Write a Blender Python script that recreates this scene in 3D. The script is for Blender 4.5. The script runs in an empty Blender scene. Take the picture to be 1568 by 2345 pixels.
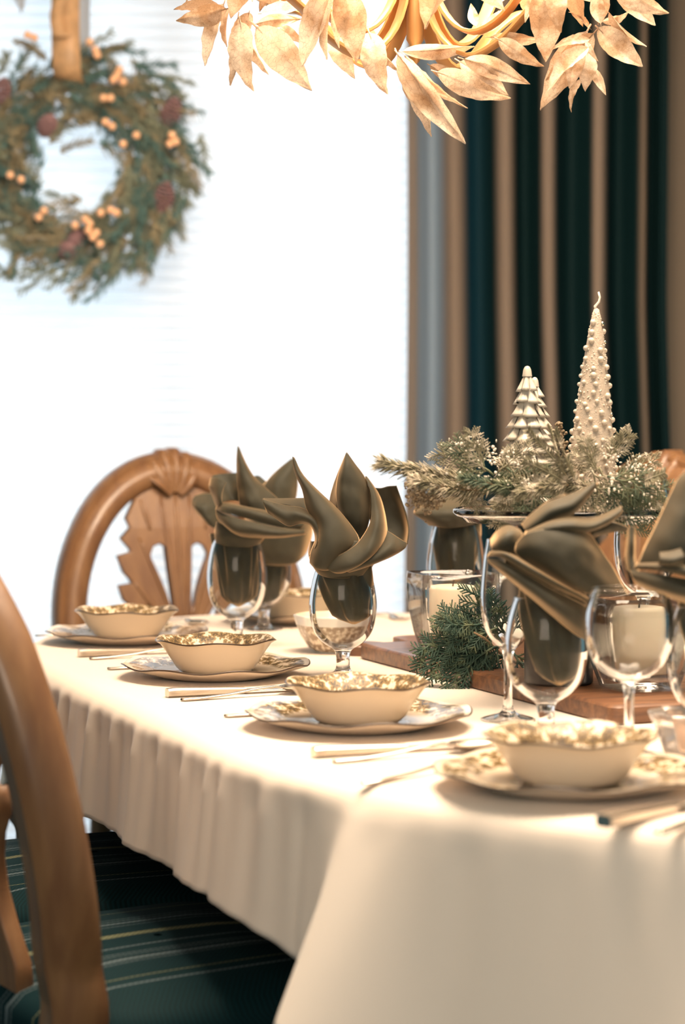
import bpy, math, random
from mathutils import Vector, Matrix, noise
R = math.radians; PI = math.pi
rnd = random.Random(7)
S = bpy.context.scene
C = S.collection

# ------------------------------------------------------------------ camera, world, light, exposure
F = 4900.0                      # focal length in photograph pixels (1568x2345)
CZ = 1.11                       # camera height
cam_d = bpy.data.cameras.new('camera'); cam = bpy.data.objects.new('camera', cam_d); C.objects.link(cam)
cam.location = (0, 0, CZ); cam.rotation_euler = (R(90), 0, 0)
cam_d.sensor_fit = 'VERTICAL'; cam_d.sensor_height = 36; cam_d.sensor_width = 24
cam_d.lens = F/2345*36; cam_d.shift_y = -192.5/2345
cam_d.dof.use_dof = True; cam_d.dof.focus_distance = 2.93; cam_d.dof.aperture_fstop = 3.6
cam_d.clip_start = 0.05
S.camera = cam
w = bpy.data.worlds.new('world'); S.world = w; w.use_nodes = True
w.node_tree.nodes['Background'].inputs[0].default_value = (0.24, 0.50, 0.55, 1)
w.node_tree.nodes['Background'].inputs[1].default_value = 0.26
S.view_settings.view_transform = 'Standard'; S.view_settings.look = 'None'
S.view_settings.gamma = 1; S.view_settings.use_curve_mapping = False
S.view_settings.exposure = 1.0

def area(name, loc, rot, sx, sy, power, col):
    l = bpy.data.lights.new(name, 'AREA'); l.shape = 'RECTANGLE'; l.size = sx; l.size_y = sy
    l.energy = power; l.color = col
    o = bpy.data.objects.new(name, l); C.objects.link(o); o.location = loc; o.rotation_euler = rot
    return o
area('daylight', (-1.3, 6.9, 1.3), (R(-90), 0, 0), 6.0, 4.2, 150, (0.90, 0.96, 1.0))
area('overhead_fill', (.30, 2.65, 2.55), (0, 0, 0), 1.1, 1.1, 67, (1.0, 0.80, 0.60))  # added area light brightening the table from above, no visible fixture
area('front_fill', (-.5, -2.0, 2.2), (R(72), 0, R(-6)), 2.0, 1.2, 44, (1.0, 0.82, 0.66))  # added warm fill from behind the camera for the cloth front

# ------------------------------------------------------------------ frames of reference
TH = R(21.7); SU = Vector((-math.sin(TH), math.cos(TH), 0)); SV = Vector((math.cos(TH), math.sin(TH), 0))
E0 = Vector((-.453, 3.2, 0))
ZT = .7515                                     # top of the cloth
def T(u, v, z=ZT): p = E0 + SU*u + SV*v; return Vector((p.x, p.y, z))
def W(x, y, d):                                # a point read off the photograph at a known distance
    return Vector(((x-784)/F*d, d, CZ-(y-980)/F*d))

# ------------------------------------------------------------------ helpers
class MB:
    def __init__(s): s.v = []; s.f = []; s.m = []
    def add(s, vs, fs, mi=0):
        o = len(s.v); s.v += [tuple(p) for p in vs]; s.f += [tuple(i+o for i in q) for q in fs]; s.m += [mi]*len(fs)
    def box(s, c, d, M=None, mi=0):
        x, y, z = d[0]/2, d[1]/2, d[2]/2
        vs = [Vector((a*x, b*y, e*z)) for a in (-1, 1) for b in (-1, 1) for e in (-1, 1)]
        if M is not None: vs = [M @ p for p in vs]
        s.add([Vector(c)+p for p in vs], [(0,1,3,2),(4,6,7,5),(0,4,5,1),(2,3,7,6),(0,2,6,4),(1,5,7,3)], mi)
    def tube(s, pts, rad, seg=8, mi=0, cap=True, flat=None):
        pts = [Vector(p) for p in pts]; n = len(pts)
        if not hasattr(rad, '__len__'): rad = [rad]*n
        vs = []; up = None
        for i in range(n):
            t = (pts[min(i+1, n-1)]-pts[max(i-1, 0)])
            t = t.normalized() if t.length > 1e-9 else Vector((0,0,1))
            if up is None:
                a = Vector((0,0,1)) if abs(t.z) < .9 else Vector((1,0,0)); up = (a-t*a.dot(t)).normalized()
            else: up = (up-t*up.dot(t)).normalized()
            b = t.cross(up)
            for k in range(seg):
                a = 2*PI*k/seg; r = rad[i]
                if flat: vs.append(pts[i]+up*(math.cos(a)*r*flat[0])+b*(math.sin(a)*r*flat[1]))
                else: vs.append(pts[i]+up*(math.cos(a)*r)+b*(math.sin(a)*r))
        fs = [(i*seg+k, i*seg+(k+1)%seg, (i+1)*seg+(k+1)%seg, (i+1)*seg+k) for i in range(n-1) for k in range(seg)]
        if cap: fs += [tuple(range(seg))[::-1], tuple((n-1)*seg+k for k in range(seg))]
        s.add(vs, fs, mi)
    def lathe(s, prof, seg=48, c=(0,0,0), mi=0, fr=None, fz=None, close=False, mis=None):
        vs = []; n = len(prof)
        for (r, z) in prof:
            for k in range(seg):
                a = 2*PI*k/seg; rr = r*(fr(a, r, z) if fr else 1); zz = z+(fz(a, r, z) if fz else 0)
                vs.append((c[0]+math.cos(a)*rr, c[1]+math.sin(a)*rr, c[2]+zz))
        for i in range(n-1):
            m = mis[i] if mis else mi
            s.add([], [], 0)
            s.f += [(len(s.v)+i*seg+k, len(s.v)+i*seg+(k+1)%seg, len(s.v)+(i+1)*seg+(k+1)%seg, len(s.v)+(i+1)*seg+k) for k in range(seg)]
            s.m += [m]*seg
        s.v += vs
    def ball(s, c, r, seg=12, rings=8, mi=0, M=None):
        r = Vector((r, r, r)) if not hasattr(r, '__len__') else Vector(r)
        vs = []
        for i in range(rings+1):
            p = PI*i/rings
            for k in range(seg):
                a = 2*PI*k/seg
                q = Vector((math.sin(p)*math.cos(a)*r.x, math.sin(p)*math.sin(a)*r.y, math.cos(p)*r.z))
                if M is not None: q = M @ q
                vs.append(Vector(c)+q)
        s.add(vs, [(i*seg+k, (i+1)*seg+k, (i+1)*seg+(k+1)%seg, i*seg+(k+1)%seg) for i in range(rings) for k in range(seg)], mi)
    def grid(s, rows, mi=0, wrap=False):
        n = len(rows[0]); vs = [p for r in rows for p in r]
        fs = []
        for i in range(len(rows)-1):
            for k in range(n if wrap else n-1): fs.append((i*n+k, i*n+(k+1)%n, (i+1)*n+(k+1)%n, (i+1)*n+k))
        s.add(vs, fs, mi)
    def mesh(s, name, mats, smooth=True, clean=False):
        me = bpy.data.meshes.new(name); me.from_pydata(s.v, [], s.f)
        for m in (mats if isinstance(mats, (list, tuple)) else [mats]): me.materials.append(m)
        me.polygons.foreach_set('material_index', s.m)
        me.polygons.foreach_set('use_smooth', [smooth]*len(s.f)); me.update()
        if clean:
            import bmesh
            bm = bmesh.new(); bm.from_mesh(me); bmesh.ops.remove_doubles(bm, verts=bm.verts, dist=1e-5)
            bmesh.ops.recalc_face_normals(bm, faces=bm.faces); bm.to_mesh(me); bm.free()
        return me
    def build(s, name, mats, parent=None, smooth=True, solid=0, bevel=0, clean=False, sharp=None, sub=0, off=0):
        me = s.mesh(name, mats, smooth, clean); o = bpy.data.objects.new(name, me); C.objects.link(o)
        if parent: o.parent = parent
        if sub: md = o.modifiers.new('s', 'SUBSURF'); md.levels = md.render_levels = sub
        if solid: md = o.modifiers.new('t', 'SOLIDIFY'); md.thickness = solid; md.offset = off
        if bevel: md = o.modifiers.new('b', 'BEVEL'); md.width = bevel; md.segments = 3; md.limit_method = 'ANGLE'
        if sharp: me.set_sharp_from_angle(angle=R(sharp))
        return o
def empty(name, label, cat, loc=(0,0,0), rz=0, group=None):
    o = bpy.data.objects.new(name, None); C.objects.link(o); o.location = loc; o.rotation_euler = (0,0,rz)
    o.empty_display_size = .02; tag(o, label, cat, group); return o
def tag(o, label=None, cat=None, group=None, kind=None):
    if label: o['label'] = label
    if cat: o['category'] = cat
    if group: o['group'] = group
    if kind: o['kind'] = kind
    return o
def inst(name, me, parent=None, loc=(0,0,0), M=None, rot=None, scale=None):
    o = bpy.data.objects.new(name, me); C.objects.link(o)
    if parent: o.parent = parent
    if M is not None: o.matrix_local = M
    else:
        o.location = loc
        if rot: o.rotation_euler = rot
        if scale: o.scale = scale
    return o
def kids(o): return [c for c in bpy.data.objects if c.parent == o]
def copy_tree(o, parent=None):
    c = o.copy(); C.objects.link(c)
    if parent: c.parent = parent
    for ch in kids(o): copy_tree(ch, c)
    return c
def cr(p, t):                                    # catmull-rom through list p at t in 0..1
    n = len(p)-1; x = min(max(t, 0), 1)*n; i = min(int(x), n-1); f = x-i
    a = p[max(i-1, 0)]; b = p[i]; c = p[i+1]; d = p[min(i+2, n)]
    return .5*((2*b)+(c-a)*f+(2*a-5*b+4*c-d)*f*f+(3*b-a-3*c+d)*f*f*f)
def spline(pts, n): return [cr([Vector(p) for p in pts], i/(n-1)) for i in range(n)]
def patch(rows, nu=18, nv=14):
    rows = [[Vector(p) for p in r] for r in rows]
    cols = [[cr(r, j/(nv-1)) for j in range(nv)] for r in rows]
    return [[cr([c[j] for c in cols], i/(nu-1)) for j in range(nv)] for i in range(nu)]

# ------------------------------------------------------------------ materials
def N(nt, t, **kw):
    n = nt.nodes.new(t)
    for k, v in kw.items(): setattr(n, k, v)
    return n
def mat(name, col, rough=.5, metal=0, spec=.5, sheen=0, trans=0, bump=None, vary=None, sss=0, emis=None, coat=0, scale3=None):
    m = bpy.data.materials.new(name); m.use_nodes = True; nt = m.node_tree; b = nt.nodes['Principled BSDF']
    b.inputs['Base Color'].default_value = (*col, 1); b.inputs['Roughness'].default_value = rough
    b.inputs['Metallic'].default_value = metal; b.inputs['Specular IOR Level'].default_value = spec
    b.inputs['Sheen Weight'].default_value = sheen; b.inputs['Transmission Weight'].default_value = trans
    b.inputs['Coat Weight'].default_value = coat
    if sss: b.inputs['Subsurface Weight'].default_value = sss; b.inputs['Subsurface Radius'].default_value = (.01, .007, .005)
    if emis: b.inputs['Emission Color'].default_value = (*emis[:3], 1); b.inputs['Emission Strength'].default_value = emis[3]
    tc = N(nt, 'ShaderNodeTexCoord'); src = tc.outputs['Object']
    if scale3:
        mp = N(nt, 'ShaderNodeMapping'); mp.inputs['Scale'].default_value = scale3; nt.links.new(src, mp.inputs[0]); src = mp.outputs[0]
    if vary:                                     # (colour2, scale, low, high)
        n = N(nt, 'ShaderNodeTexNoise'); n.inputs['Scale'].default_value = vary[1]; n.inputs['Detail'].default_value = 5
        nt.links.new(src, n.inputs['Vector'])
        r = N(nt, 'ShaderNodeValToRGB'); r.color_ramp.elements[0].position = vary[2]; r.color_ramp.elements[1].position = vary[3]
        r.color_ramp.elements[0].color = (*col, 1); r.color_ramp.elements[1].color = (*vary[0], 1)
        nt.links.new(n.outputs['Fac'], r.inputs[0]); nt.links.new(r.outputs[0], b.inputs['Base Color'])
    if bump:                                     # (scale, strength, distance)
        n = N(nt, 'ShaderNodeTexNoise'); n.inputs['Scale'].default_value = bump[0]; n.inputs['Detail'].default_value = 4
        nt.links.new(src, n.inputs['Vector'])
        bp = N(nt, 'ShaderNodeBump'); bp.inputs['Strength'].default_value = bump[1]; bp.inputs['Distance'].default_value = bump[2]
        nt.links.new(n.outputs['Fac'], bp.inputs['Height']); nt.links.new(bp.outputs[0], b.inputs['Normal'])
    return m
def translucent(m, col, fac):
    nt = m.node_tree; b = nt.nodes['Principled BSDF']; out = nt.nodes['Material Output']
    t = N(nt, 'ShaderNodeBsdfTranslucent'); t.inputs[0].default_value = (*col, 1)
    if b.inputs['Base Color'].links: nt.links.new(b.inputs['Base Color'].links[0].from_socket, t.inputs[0])
    x = N(nt, 'ShaderNodeMixShader'); x.inputs[0].default_value = fac
    nt.links.new(b.outputs[0], x.inputs[1]); nt.links.new(t.outputs[0], x.inputs[2]); nt.links.new(x.outputs[0], out.inputs[0])
    return m
def thin_glass(name, tint=(.97,.98,.98), f0=.0, pw=.16):
    m = bpy.data.materials.new(name); m.use_nodes = True; nt = m.node_tree; nt.nodes.clear()
    out = N(nt, 'ShaderNodeOutputMaterial'); tr = N(nt, 'ShaderNodeBsdfTransparent'); tr.inputs[0].default_value = (*tint, 1)
    gl = N(nt, 'ShaderNodeBsdfGlossy'); gl.inputs['Roughness'].default_value = .03
    lw = N(nt, 'ShaderNodeLayerWeight'); lw.inputs[0].default_value = pw
    ma = N(nt, 'ShaderNodeMath', operation='MULTIPLY_ADD'); ma.inputs[1].default_value = .85; ma.inputs[2].default_value = f0
    x = N(nt, 'ShaderNodeMixShader')
    nt.links.new(lw.outputs['Fresnel'], ma.inputs[0]); nt.links.new(ma.outputs[0], x.inputs[0])
    nt.links.new(tr.outputs[0], x.inputs[1]); nt.links.new(gl.outputs[0], x.inputs[2]); nt.links.new(x.outputs[0], out.inputs[0])
    return m
def wood(name, c1, c2, rough=.42, sc=(14, 14, 2.2), coat=.15):
    return mat(name, c1, rough, vary=(c2, 3.0, .38, .66), scale3=sc, bump=(6, .15, .002), coat=coat)

M_glass = thin_glass('clear_glass')
M_thick = mat('solid_glass', (1,1,1), .01, trans=1.0, spec=.5)
M_cloth = mat('ivory_cloth', (.76,.665,.57), .85, sheen=.15, bump=(900, .15, .0006))
M_nap = mat('olive_napkin', (.030,.030,.020), .7, spec=.3, sheen=.35, bump=(1500, .2, .0003), vary=((.038,.036,.023), 30, .4, .7))
_b = M_nap.node_tree.nodes['Principled BSDF']; _b.inputs['Sheen Weight'].default_value = 1.0; _b.inputs['Sheen Roughness'].default_value = .38; _b.inputs['Sheen Tint'].default_value = (1, .66, .36, 1)
M_wood = wood('honey_chair_wood', (.20,.100,.042), (.145,.066,.028))
M_board = wood('acacia_board', (.20,.090,.040), (.09,.038,.020), sc=(3, 30, 30))
M_dark = wood('dark_riser_wood', (.028,.015,.010), (.015,.010,.008))
M_china = mat('cream_china', (.78,.66,.52), .22, coat=.4)
M_line = mat('brown_rim_line', (.06,.035,.02), .3)
M_silver = mat('silver', (.60,.53,.45), .27, metal=1)
M_wax = mat('ivory_wax', (.62,.53,.41), .5, sss=.5)
M_pearl = mat('pearl', (.58,.49,.39), .35, coat=.3)
M_beadd = mat('silver_bead', (.55,.50,.40), .15, metal=1)
M_ceram = mat('white_ceramic', (.50,.45,.37), .5, coat=.1, vary=((.36,.29,.20), 60, .56, .74))
M_frost = mat('frosted_needle', (.20,.18,.11), .85, vary=((.56,.49,.38), 60, .47, .64))
M_green = mat('pine_green', (.055,.085,.05), .7, vary=((.16,.17,.09), 40, .4, .7))
M_cedar = mat('cedar_green', (.018,.050,.030), .65, vary=((.13,.15,.07), 70, .5, .72))
M_snow = mat('frost_clump', (.72,.65,.55), .8)
M_twig = mat('twig_bark', (.30,.20,.11), .8)
M_cone = mat('seed_cluster', (.17,.12,.07), .6, vary=((.42,.33,.20), 300, .5, .7))
M_leaf = None

# china with transfer flowers on the inside
def china_pattern(name, sc, ring):
    m = mat(name, (.85,.74,.60), .2, coat=.35); nt = m.node_tree; b = nt.nodes['Principled BSDF']
    tc = N(nt, 'ShaderNodeTexCoord')
    vo = N(nt, 'ShaderNodeTexVoronoi', voronoi_dimensions='3D', feature='F1'); vo.inputs['Scale'].default_value = sc
    nt.links.new(tc.outputs['Object'], vo.inputs['Vector'])
    mpp = N(nt, 'ShaderNodeVectorMath', operation='SCALE'); mpp.inputs['Scale'].default_value = sc
    nt.links.new(tc.outputs['Object'], mpp.inputs[0])
    ps = N(nt, 'ShaderNodeVectorMath', operation='SCALE'); ps.inputs['Scale'].default_value = sc
    nt.links.new(vo.outputs['Position'], ps.inputs[0])
    sb = N(nt, 'ShaderNodeVectorMath', operation='SUBTRACT'); nt.links.new(mpp.outputs[0], sb.inputs[0]); nt.links.new(ps.outputs[0], sb.inputs[1])
    sp = N(nt, 'ShaderNodeSeparateXYZ'); nt.links.new(sb.outputs[0], sp.inputs[0])
    at = N(nt, 'ShaderNodeMath', operation='ARCTAN2'); nt.links.new(sp.outputs[1], at.inputs[0]); nt.links.new(sp.outputs[0], at.inputs[1])
    m5 = N(nt, 'ShaderNodeMath', operation='MULTIPLY'); m5.inputs[1].default_value = 5; nt.links.new(at.outputs[0], m5.inputs[0])
    co = N(nt, 'ShaderNodeMath', operation='COSINE'); nt.links.new(m5.outputs[0], co.inputs[0])
    ad = N(nt, 'ShaderNodeMath', operation='MULTIPLY_ADD'); ad.inputs[1].default_value = -.16; nt.links.new(co.outputs[0], ad.inputs[0]); nt.links.new(vo.outputs['Distance'], ad.inputs[2])
    no = N(nt, 'ShaderNodeTexNoise'); no.inputs['Scale'].default_value = 420; no.inputs['Detail'].default_value = 3
    nt.links.new(tc.outputs['Object'], no.inputs['Vector'])
    a2 = N(nt, 'ShaderNodeMath', operation='MULTIPLY_ADD'); a2.inputs[1].default_value = .5; nt.links.new(no.outputs['Fac'], a2.inputs[0]); nt.links.new(ad.outputs[0], a2.inputs[2])
    rp = N(nt, 'ShaderNodeValToRGB'); e = rp.color_ramp.elements
    e[0].position = .54; e[0].color = (.07,.05,.03,1); e[1].position = .97; e[1].color = (.68,.58,.45,1)
    e2 = e.new(.70); e2.color = (.30,.19,.07,1); e3 = e.new(.79); e3.color = (.12,.085,.045,1); e4 = e.new(.89); e4.color = (.36,.26,.13,1)
    nt.links.new(a2.outputs[0], rp.inputs[0])
    # only in a band between two radii
    ln = N(nt, 'ShaderNodeVectorMath', operation='LENGTH'); nt.links.new(tc.outputs['Object'], ln.inputs[0])
    r2 = N(nt, 'ShaderNodeValToRGB'); q = r2.color_ramp.elements
    mr = N(nt, 'ShaderNodeMapRange'); mr.inputs['From Min'].default_value = 0; mr.inputs['From Max'].default_value = .15
    nt.links.new(ln.outputs['Value'], mr.inputs[0]); nt.links.new(mr.outputs[0], r2.inputs[0])
    q[0].position = 0; q[0].color = (ring[4],)*3+(1,)
    q[1].position = 1; q[1].color = (0,0,0,1)
    for p, v in ((ring[0]/.15, ring[4]), (ring[1]/.15, 0), (ring[2]/.15, 0), ((ring[2]+.006)/.15, 1), (ring[3]/.15, 1), ((ring[3]+.003)/.15, 0)):
        k = q.new(p); k.color = (v, v, v, 1)
    mx = N(nt, 'ShaderNodeMix', data_type='RGBA'); nt.links.new(r2.outputs[0], mx.inputs[0])
    mx.inputs[6].default_value = (.68,.58,.45,1); nt.links.new(rp.outputs[0], mx.inputs[7]); nt.links.new(mx.outputs[2], b.inputs['Base Color'])
    return m
M_platep = china_pattern('flowered_plate_glaze', 62, (.055, .066, .088, .127, 1))
M_bowlp = china_pattern('flowered_bowl_glaze', 75, (.02, .03, .045, .098, 0))
_b = M_bowlp.node_tree.nodes['Principled BSDF']; _b.inputs['Coat Weight'].default_value = .05; _b.inputs['Roughness'].default_value = .45; _b.inputs['Specular IOR Level'].default_value = .3

# ------------------------------------------------------------------ setting: room
def struct(name, mb, m, **k): o = mb.build(name, m, **k); o['kind'] = 'structure'; return o
YW = 5.34
M_wall = mat('taupe_wall', (.19,.15,.112), .9, bump=(80, .1, .001))
M_floor = mat('dark_carpet', (.035,.045,.05), .95, bump=(250, .6, .004), vary=((.05,.06,.062), 90, .4, .6))
mb = MB(); mb.box((0, 2.6, -.05), (9, 8.4, .1)); struct('floor', mb, M_floor, smooth=False)
mb = MB(); mb.box((2.4, YW+.08, 1.3), (4.2, .16, 2.6)); mb.box((-3.75, YW+.08, 1.3), (1.5, .16, 2.6)); mb.box((-1.35, YW+.08, 2.5), (3.3, .16, .2))
struct('wall_back', mb, M_wall, smooth=False)
mb = MB(); mb.box((0, 2.6, 2.65), (9, 8.4, .1)); struct('ceiling', mb, mat('ceiling_paint', (.7,.68,.64), .9), smooth=False)
mb = MB(); mb.box((3.4, YW-.01, .06), (2.1, .02, .12), ); mb.box((1.3, YW-.01, .06), (2.1, .02, .12)); struct('baseboard_back', mb, mat('baseboard_paint', (.6,.56,.5), .5), smooth=False)
# glazed patio door: frame, mullions and panes behind the shade
dr = bpy.data.objects.new('window_1', None); C.objects.link(dr); dr['kind'] = 'structure'; dr.location = (-1.35, YW+.1, 0)
M_frame = mat('window_frame_paint', (.75,.76,.78), .4)
mb = MB()
for x in (-1.62, 1.62): mb.box((x, 0, 1.2), (.06, .07, 2.4))
mb.box((0, 0, .04), (3.3, .07, .08)); mb.box((0, 0, 2.37), (3.3, .07, .06))
mb.build('window_frame', M_frame, dr, smooth=False)
for x in (-.5, .93): 
    mb = MB(); mb.box((x, 0, 1.2), (.09, .06, 2.3)); mb.build('mullion', M_frame, dr, smooth=False)
for a, b_ in ((-1.59, -.545), (-.455, .885), (.975, 1.59)):
    mb = MB(); mb.box(((a+b_)/2, 0, 1.21), (b_-a, .006, 2.26)); mb.build('pane', M_glass, dr, smooth=False)

# pleated shade, backlit
M_shade = mat('pleated_shade_paper', (.86,.88,.91), .9); translucent(M_shade, (.93,.95,.98), .62)
sh = empty('pleated_shade', 'white pleated paper shade glowing with daylight across the wide window', 'shade', (-1.35, YW-.035, 2.38))
mb = MB(); rows = []; n = 78
for i in range(2*n+1):
    z = -i*2.33/(2*n); y = .0045*(1 if i % 2 else -1)
    rows.append([(x, y+.0012*noise.noise(Vector((x*4, z*3, 0))), z) for x in [ -1.62+3.26*k/24 for k in range(25)]])
mb.grid(rows); mb.build('shade_fabric', M_shade, sh, smooth=False, solid=.0006)
mb = MB(); mb.box((.01, 0, .015), (3.28, .045, .035)); mb.build('head_rail', M_frame, sh, smooth=False)
mb = MB(); mb.box((.01, 0, -2.34), (3.28, .03, .02)); mb.build('bottom_rail', M_frame, sh, smooth=False)

# curtain with stripes on the pleats
def curtain_mat():
    m = mat('striped_curtain', (.02,.06,.075), .75, spec=.15); nt = m.node_tree; b = nt.nodes['Principled BSDF']
    uv = N(nt, 'ShaderNodeUVMap'); sp = N(nt, 'ShaderNodeSeparateXYZ'); nt.links.new(uv.outputs[0], sp.inputs[0])
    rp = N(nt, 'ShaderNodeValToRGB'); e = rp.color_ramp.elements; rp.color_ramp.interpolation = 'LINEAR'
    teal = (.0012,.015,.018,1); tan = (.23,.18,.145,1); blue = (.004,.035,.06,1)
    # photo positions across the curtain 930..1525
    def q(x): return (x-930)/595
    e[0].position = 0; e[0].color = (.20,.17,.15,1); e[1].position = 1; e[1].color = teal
    for x, c in ((948,(.22,.19,.17,1)),(958,(.25,.33,.43,1)),(1004,(.23,.31,.40,1)),(1022,tan),(1052,tan),(1072,blue),(1130,teal),(1147,tan),(1170,tan),(1184,teal),(1236,teal),(1246,tan),(1262,tan),(1276,teal),(1352,teal),(1362,tan),(1378,tan),(1392,teal),(1456,teal),(1466,(.14,.11,.085,1)),(1476,(.14,.11,.085,1)),(1488,teal)):  # pale blue stops paint in window light glowing through the left edge
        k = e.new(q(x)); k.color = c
    nt.links.new(sp.outputs[0], rp.inputs[0]); nt.links.new(rp.outputs[0], b.inputs['Base Color'])
    return translucent(m, (.2,.3,.35), .12)
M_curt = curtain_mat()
cu = empty('curtain', 'floor-length dark teal curtain with taupe stripes right of the bright window', 'curtain', (0, 5.16, 0))
NX, NZ = 240, 30; dC = 5.16
crest = [940, 1037, 1158, 1254, 1370, 1471, 1512]
def fold_y(x):                                  # crests come forward, valleys fall back
    for a, b_ in zip(crest, crest[1:]):
        if a <= x <= b_: return .042*math.cos(2*PI*(x-a)/(b_-a))
    return .02
rows = []; uvx = []
for j in range(NZ+1):
    z = 2.36-j*2.34/NZ; fl = max(0, (1.4-z)/1.4)
    r = []
    for i in range(NX+1):
        x = 930+595*i/NX; xx = (x-784)/F*dC
        xx += (i/NX)*fl*.045 - .003*math.sin(z*3+i*.02)-(1-i/NX)*.004*fl
        r.append((xx, -fold_y(x)*(.8+.3*fl)+.004*math.sin(z*2.3+i*.05), z))
    rows.append(r)
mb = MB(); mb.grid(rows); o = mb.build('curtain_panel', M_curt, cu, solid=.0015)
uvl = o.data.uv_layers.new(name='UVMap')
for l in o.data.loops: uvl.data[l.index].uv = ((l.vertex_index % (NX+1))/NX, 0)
for i, x in enumerate(crest): 
    mb = MB(); t = [( (x-784)/F*dC+.02*math.cos(a), .0, 2.40+.022*math.sin(a)) for a in [2*PI*k/16 for k in range(17)]]
    mb.tube(t, .003, 6, cap=False); mb.build('curtain_ring', M_dark, cu)
cr_ = empty('curtain_rod', 'dark wooden curtain rod above the teal curtain', 'curtain rod', (0, 5.16, 2.40))
mb = MB(); mb.tube([(-3.05,0,0),(1.1,0,0)], .014, 12); mb.build('rod', M_dark, cr_)
for x in (-3.08, 1.13): mb = MB(); mb.ball((x,0,0), .03); mb.build('finial', M_dark, cr_)
for x in (-3.0, 1.04): mb = MB(); mb.tube([(x,0,-.005),(x,.17,-.005)], .008, 8); mb.build('bracket', M_dark, cr_)

# ------------------------------------------------------------------ table and cloth
HL, HW, U1 = .82, .60, -.85                    # half-ellipse length, half width, start of near end
def oval(t):                                    # t 0..1 round the edge -> (u, v, nu, nv)
    Ls = .85; ce = 2.24; per = 2*Ls+2*ce; s = (t % 1)*per
    if s < Ls: return (U1+s, 0, 0, -1)
    s -= Ls
    if s < ce:
        a = PI*s/ce; u, v = HL*math.sin(a), HW-HW*math.cos(a); n = Vector((math.sin(a)/HL, -math.cos(a)/HW, 0)).normalized(); return (u, v, n.x, n.y)
    s -= ce
    if s < Ls: return (-s, 2*HW, 0, 1)
    s -= Ls; a = PI*s/ce; u, v = U1-HL*math.sin(a), HW+HW*math.cos(a); n = Vector((-math.sin(a)/HL, math.cos(a)/HW, 0)).normalized(); return (u, v, n.x, n.y)
tb = empty('dining_table', 'oval dining table hidden under the ivory cloth', 'table', T(-.425, .6, 0), TH)
def loc_t(u, v, z=0): return ((v-.6), (u+.425), z)      # table-local coordinates (x across, y along)
mb = MB(); K = 120
for z in (.715, .746): mb.v += [loc_t(oval(k/K)[0]-oval(k/K)[2]*.035, oval(k/K)[1]-oval(k/K)[3]*.035, z) for k in range(K)]
mb.f += [tuple(range(K))[::-1], tuple(range(K, 2*K))]+[(k, (k+1) % K, K+(k+1) % K, K+k) for k in range(K)]; mb.m += [0]*(K+2)
mb.build('tabletop', M_wood, tb, smooth=False)
for y in (-.62, .62):
    mb = MB(); mb.lathe([(.0,.05),(.05,.06),(.07,.12),(.045,.2),(.06,.32),(.045,.5),(.07,.62),(.09,.715)], 24, (0,y,0)); mb.build('pedestal', M_wood, tb)
    for s in (-1, 1):
        mb = MB(); mb.tube([(0,y,.22),(s*.15,y,.16),(s*.30,y,.04),(s*.34,y,.022)], [.035,.032,.025,.022], 10); mb.build('leg', M_wood, tb)
cl = MB(); NP = 760; rows = []
DU0, DU1 = .19, .158
prof = [(-.5,0),(-.25,0),(-.10,0),(-.04,0),(-.024,-.001),(-.012,-.0035),(-.003,-.008),(.003,-.016)]
def drop(t):
    u, v, nu, nv = oval(t); L = 9
    if nv < -1e-6: L = min(L, (v+DU1)/-nv)
    if nv > 1e-6: L = min(L, (2*HW+DU1-v)/nv)
    if nu > 1e-6: L = min(L, (HL+DU0-u)/nu)
    if nu < -1e-6: L = min(L, (u-(U1-HL-DU0))/-nu)
    return min(L, .62)
drops = [drop(k/NP) for k in range(NP)]
for _ in range(6): drops = [(drops[k-1]+2*drops[k]+drops[(k+1) % NP])/4 for k in range(NP)]
PER = 2*.85+2*2.24
def ripple(t, s):                               # outward push of the hanging cloth at perimeter position t
    p = t*PER; q = min(s/.19, 2.2)
    a = .0040*math.sin(p*66+1.7*math.sin(p*9))+.0034*math.sin(p*121+2*math.sin(p*5))
    b = .010*math.sin(p*23+math.sin(p*4)*1.5)
    x = (p if p < PER/2 else p-PER)             # near the start of the left side x ~ distance beyond U1
    # the deep fold where the cloth turns to the near end
    f = .088*math.exp(-((x+.285)/.075)**2) if x < -.285 else .088*math.exp(-((x+.285)/.030)**2)
    f2 = .05*math.exp(-((x+.75)/.10)**2)
    return (a*min(s/.035, 1)*(1-.7*min(s/.14, 1))+b*q*.8)*(1 if x > -.2 else .35)+f*q*.9+f2*q
for ni, (off, dz) in enumerate(prof):
    r = []
    for k in range(NP):
        u, v, nu, nv = oval(k/NP)
        if off < -.02: f = 1+off; c = (-.425, .6) if off < -.3 else None; uu, vv = (-.425+(u+.425)*(1+off*1.2), .6+(v-.6)*(1+off*1.2))
        else: uu, vv = u+nu*off, v+nv*off
        r.append(loc_t(uu, vv, ZT+dz-(.0004 if -.05 < off < -.01 else 0)))
    rows.append(r)
ND = 26
for j in range(1, ND+1):
    r = []
    for k in range(NP):
        t = k/NP; u, v, nu, nv = oval(t); L = drops[k]; s = (L-.01)*j/ND
        o_ = .005+ripple(t, s)+.018*(s/.2)+.22*max(0, L-.20)*j/ND
        r.append(loc_t(u+nu*o_, v+nv*o_, ZT-.016-s))
    rows.append(r)
cl.grid(rows, wrap=True)
base = len(cl.v); cl.v.append(loc_t(-.425, .6, ZT)); cl.f += [(k, (k+1) % NP, base) for k in range(NP)]; cl.m += [0]*NP
tc_ = cl.build('tablecloth', M_cloth, None, solid=.0008, off=0, clean=True); tc_.location = T(-.425, .6, 0); tc_.rotation_euler = (0,0,TH)
tag(tc_, 'ivory tablecloth draped over the oval table with soft gathers along the edge', 'tablecloth')

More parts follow.
